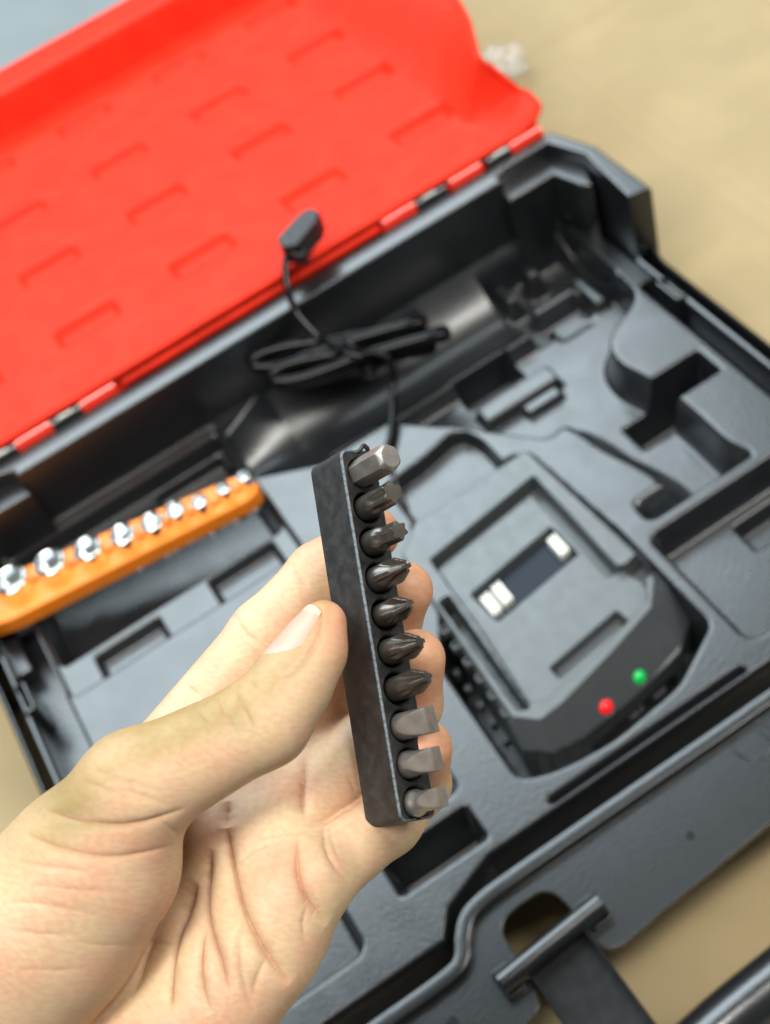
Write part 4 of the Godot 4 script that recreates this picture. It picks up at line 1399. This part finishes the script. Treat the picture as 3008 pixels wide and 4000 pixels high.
	# finer triangles along the folds of the skin
	for pass_no in 2:
		var band: float = [2.6, 0.9][pass_no]
		# points of the coarse mesh beside a fold settle on the true surface first
		if pass_no == 0:
			for i in m.v.size():
				if near_fold[i] < 4.0:
					settle(m, i, block_lists[lists[i]])
		var cut_edge := {}
		var fresh := PackedInt32Array()
		var k := 0
		while k < m.idx.size():
			var t := [m.idx[k], m.idx[k + 1], m.idx[k + 2]]
			k += 3
			var mids := [-1, -1, -1]
			var any := false
			for e in 3:
				var i: int = t[e]
				var j: int = t[(e + 1) % 3]
				if minf(near_fold[i], near_fold[j]) > band:
					continue
				any = true
				var name_of := Vector2i(mini(i, j), maxi(i, j))
				var at = cut_edge.get(name_of)
				if at == null:
					at = m.v.size()
					cut_edge[name_of] = at
					m.v.append((m.v[i] + m.v[j]) * 0.5)
					m.n.append((m.n[i] + m.n[j]).normalized())
					lists.append(lists[i])
					skin.append(Color.WHITE)
					near_fold.append(0.0)
					var l: Array = block_lists[lists[i]]
					settle(m, at, l)
					near_fold[at] = fold_distance(m.v[at], m.n[at], l[1])
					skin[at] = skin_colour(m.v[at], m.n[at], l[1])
				mids[e] = at
			if not any:
				fresh.append_array(PackedInt32Array(t))
				continue
			var ring := []
			for e in 3:
				ring.append(t[e])
				if mids[e] >= 0:
					ring.append(mids[e])
			if ring.size() == 6:
				fresh.append_array(PackedInt32Array([t[0], mids[0], mids[2], mids[0], t[1], mids[1], mids[2], mids[1], t[2], mids[0], mids[1], mids[2]]))
			elif ring.size() == 4:
				for e in 3:
					if mids[e] >= 0:
						fresh.append_array(PackedInt32Array([t[e], mids[e], t[(e + 2) % 3], mids[e], t[(e + 1) % 3], t[(e + 2) % 3]]))
			else:
				for e in 3:
					if mids[e] < 0:
						# edges e+1 and e+2 are cut
						var p0: int = t[e]
						var p1: int = t[(e + 1) % 3]
						var p2: int = t[(e + 2) % 3]
						var q1: int = mids[(e + 1) % 3]
						var q2: int = mids[(e + 2) % 3]
						fresh.append_array(PackedInt32Array([p0, p1, q1, p0, q1, q2, q1, p2, q2]))
		m.idx = fresh
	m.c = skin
	var mat := plain(Color.WHITE, 0.5)
	mat.vertex_color_use_as_albedo = true
	mat.subsurf_scatter_enabled = true
	mat.subsurf_scatter_strength = 0.06
	mat.metallic_specular = 0.42
	mat.normal_enabled = true
	var fn := FastNoiseLite.new()
	fn.noise_type = FastNoiseLite.TYPE_SIMPLEX
	fn.fractal_type = FastNoiseLite.FRACTAL_RIDGED
	fn.fractal_octaves = 3
	fn.frequency = 0.018
	fn.seed = 41
	var t := NoiseTexture2D.new()
	t.width = 1024
	t.height = 1024
	t.seamless = true
	t.noise = fn
	t.as_normal_map = true
	t.bump_strength = 2.0
	mat.normal_texture = t
	mat.normal_scale = 0.16
	mat.albedo_texture = noise_tex(0.02, FastNoiseLite.TYPE_SIMPLEX, 5, 512, 43, ramp(Color(0.965, 0.935, 0.92), Color.WHITE, 0.25, 0.7))
	mat.uv1_triplanar = true
	mat.uv1_scale = Vector3(32.0, 56.0, 32.0)
	# own axes: x across the picture of the palm, so that the fine lines of the skin run across it
	var turn := Basis(Vector3(0.7306, -0.3532, 0.5843), Vector3(0.6705, 0.5327, -0.5164), Vector3(-0.1289, 0.7691, 0.6260))
	for i in m.v.size():
		m.v[i] = turn.inverse() * m.v[i]
		m.n[i] = turn.inverse() * m.n[i]
	var who := part("person", m.done(), mat, self)
	who.set_meta("label", "left hand of a person holding the black bit strip between thumb and fingers")
	who.set_meta("category", "person")
	who.transform = Transform3D(turn, Vector3.ZERO)
	make_nail(who, turn)

# distance from a point of the skin to the nearest fold, across the skin
func fold_distance(p: Vector3, n: Vector3, cut: PackedInt32Array) -> float:
	var close := 99.0
	for s in cut:
		var q := p - c_a[s]
		q -= c_ba[s] * clampf(q.dot(c_ba[s]) * c_inv[s], 0.0, 1.0)
		var down := q.dot(c_n[s])
		if absf(down) < 4.5:
			q -= c_n[s] * down
		close = minf(close, q.length_squared())
	return sqrt(close)

# moves a point onto the surface, folds included, and takes the normal there
func settle(m: Mesher, i: int, l: Array) -> void:
	var p := m.v[i]
	var n := m.n[i]
	for k in 2:
		p -= n * clampf(hand_at(p, l[0], l[1]), -0.8, 0.8)
	var g := Vector3.ZERO
	for t in [Vector3(1, -1, -1), Vector3(-1, -1, 1), Vector3(-1, 1, -1), Vector3(1, 1, 1)]:
		g += t * hand_at(p + t * 0.12, l[0], l[1])
	m.v[i] = p
	m.n[i] = g.normalized()

var blush: FastNoiseLite

func skin_colour(p: Vector3, n: Vector3, cut: PackedInt32Array) -> Color:
	var palm := Vector3(0.585, 0.402, 0.255)
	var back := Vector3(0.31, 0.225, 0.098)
	var rosy := Vector3(0.66, 0.265, 0.155)
	var th := 1e9
	for i in b_a.size():
		if b_group[i] == 5:
			th = minf(th, bone(p, i))
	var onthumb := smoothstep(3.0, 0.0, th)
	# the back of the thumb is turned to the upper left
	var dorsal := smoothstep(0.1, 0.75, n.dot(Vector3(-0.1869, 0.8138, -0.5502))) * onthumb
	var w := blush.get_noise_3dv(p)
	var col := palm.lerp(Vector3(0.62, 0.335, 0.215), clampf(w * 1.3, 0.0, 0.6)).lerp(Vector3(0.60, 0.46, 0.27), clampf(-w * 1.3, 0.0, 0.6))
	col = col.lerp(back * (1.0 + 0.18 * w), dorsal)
	var red := 0.0
	for q in [Vector3(-42.71, 219.81, 182.82), Vector3(-44.23, 213.34, 198.43), Vector3(-51.79, 210.08, 215.26), Vector3(-62.22, 208.40, 235.94), Vector3(-67.04, 237.85, 211.54)]:
		red = maxf(red, smoothstep(19.0, 4.0, p.distance_to(q)))
	col = col.lerp(rosy, red * (0.6 - 0.35 * dorsal))
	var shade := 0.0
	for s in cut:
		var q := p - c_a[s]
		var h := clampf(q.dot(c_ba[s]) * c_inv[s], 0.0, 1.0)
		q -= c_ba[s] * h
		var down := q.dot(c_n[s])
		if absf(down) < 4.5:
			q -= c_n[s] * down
		# folds are redder, and their shade is darkened into the colour too
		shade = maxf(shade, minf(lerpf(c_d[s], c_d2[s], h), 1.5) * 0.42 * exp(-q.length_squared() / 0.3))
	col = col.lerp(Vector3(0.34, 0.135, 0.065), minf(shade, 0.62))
	return Color(col.x, col.y, col.z)

func make_nail(who: Node3D, turn: Basis) -> void:
	var base: Vector3 = Vector3(-77.22, 236.00, 220.50)
	var tip: Vector3 = Vector3(-65.37, 238.46, 209.55)
	var out: Vector3 = Vector3(-0.4968, 0.7944, -0.3435)
	var along := (tip - base).normalized()
	out = (out - along * out.dot(along)).normalized()
	var side := along.cross(out)
	var rows := 22
	var cols := 25
	var pts := PackedVector3Array()
	for r in rows:
		for c in cols:
			var u := c / float(cols - 1) * 2.0 - 1.0
			var t := r / float(rows - 1)
			# rounded base, gently curved free edge
			var s := lerpf(0.26 * u * u, 1.0 - 0.12 * u * u, t)
			var wide := 0.92 * (1.0 - 0.12 * (1.0 - t))
			var mid := base.lerp(tip, s)
			var dir := (out * cos(u * wide) + side * sin(u * wide)).normalized()
			var d := 16.0
			for k in 24:
				d -= hand_at(mid + dir * d, all_bones, no_cut) * 0.8
			var lift := 0.42 * (1.0 - pow(absf(u), 5.0)) * smoothstep(0.0, 0.22, t) - 0.2 + 0.12 * t
			pts.append(mid + dir * (d + lift))
	var nor := PackedVector3Array()
	for r in rows:
		for c in cols:
			var du := pts[r * cols + mini(c + 1, cols - 1)] - pts[r * cols + maxi(c - 1, 0)]
			var dv := pts[mini(r + 1, rows - 1) * cols + c] - pts[maxi(r - 1, 0) * cols + c]
			var g := du.cross(dv).normalized()
			nor.append(g if g.dot(out) > 0.0 else -g)
	var m := Mesher.new()
	m.xf = Transform3D(turn.inverse(), Vector3.ZERO)
	m.grid(pts, nor, rows, cols)
	for i in pts.size():
		var t := (i / cols) / float(rows - 1)
		var col := Color(0.47, 0.315, 0.245).lerp(Color(0.54, 0.45, 0.31), smoothstep(0.86, 0.93, t))
		m.c.append(Color(0.50, 0.35, 0.29).lerp(col, smoothstep(0.05, 0.3, t)))
	var mat := plain(Color.WHITE, 0.36)
	mat.metallic_specular = 0.35
	mat.vertex_color_use_as_albedo = true
	mat.subsurf_scatter_enabled = true
	mat.subsurf_scatter_strength = 0.08
	part("thumbnail", m.done(), mat, who, "pale thumbnail")

func _ready() -> void:
	rng.seed = 7
	make_view()
	make_materials()
	for f in [make_ground, make_case, make_charger, make_sockets, make_bits, make_hand]:
		f.call()
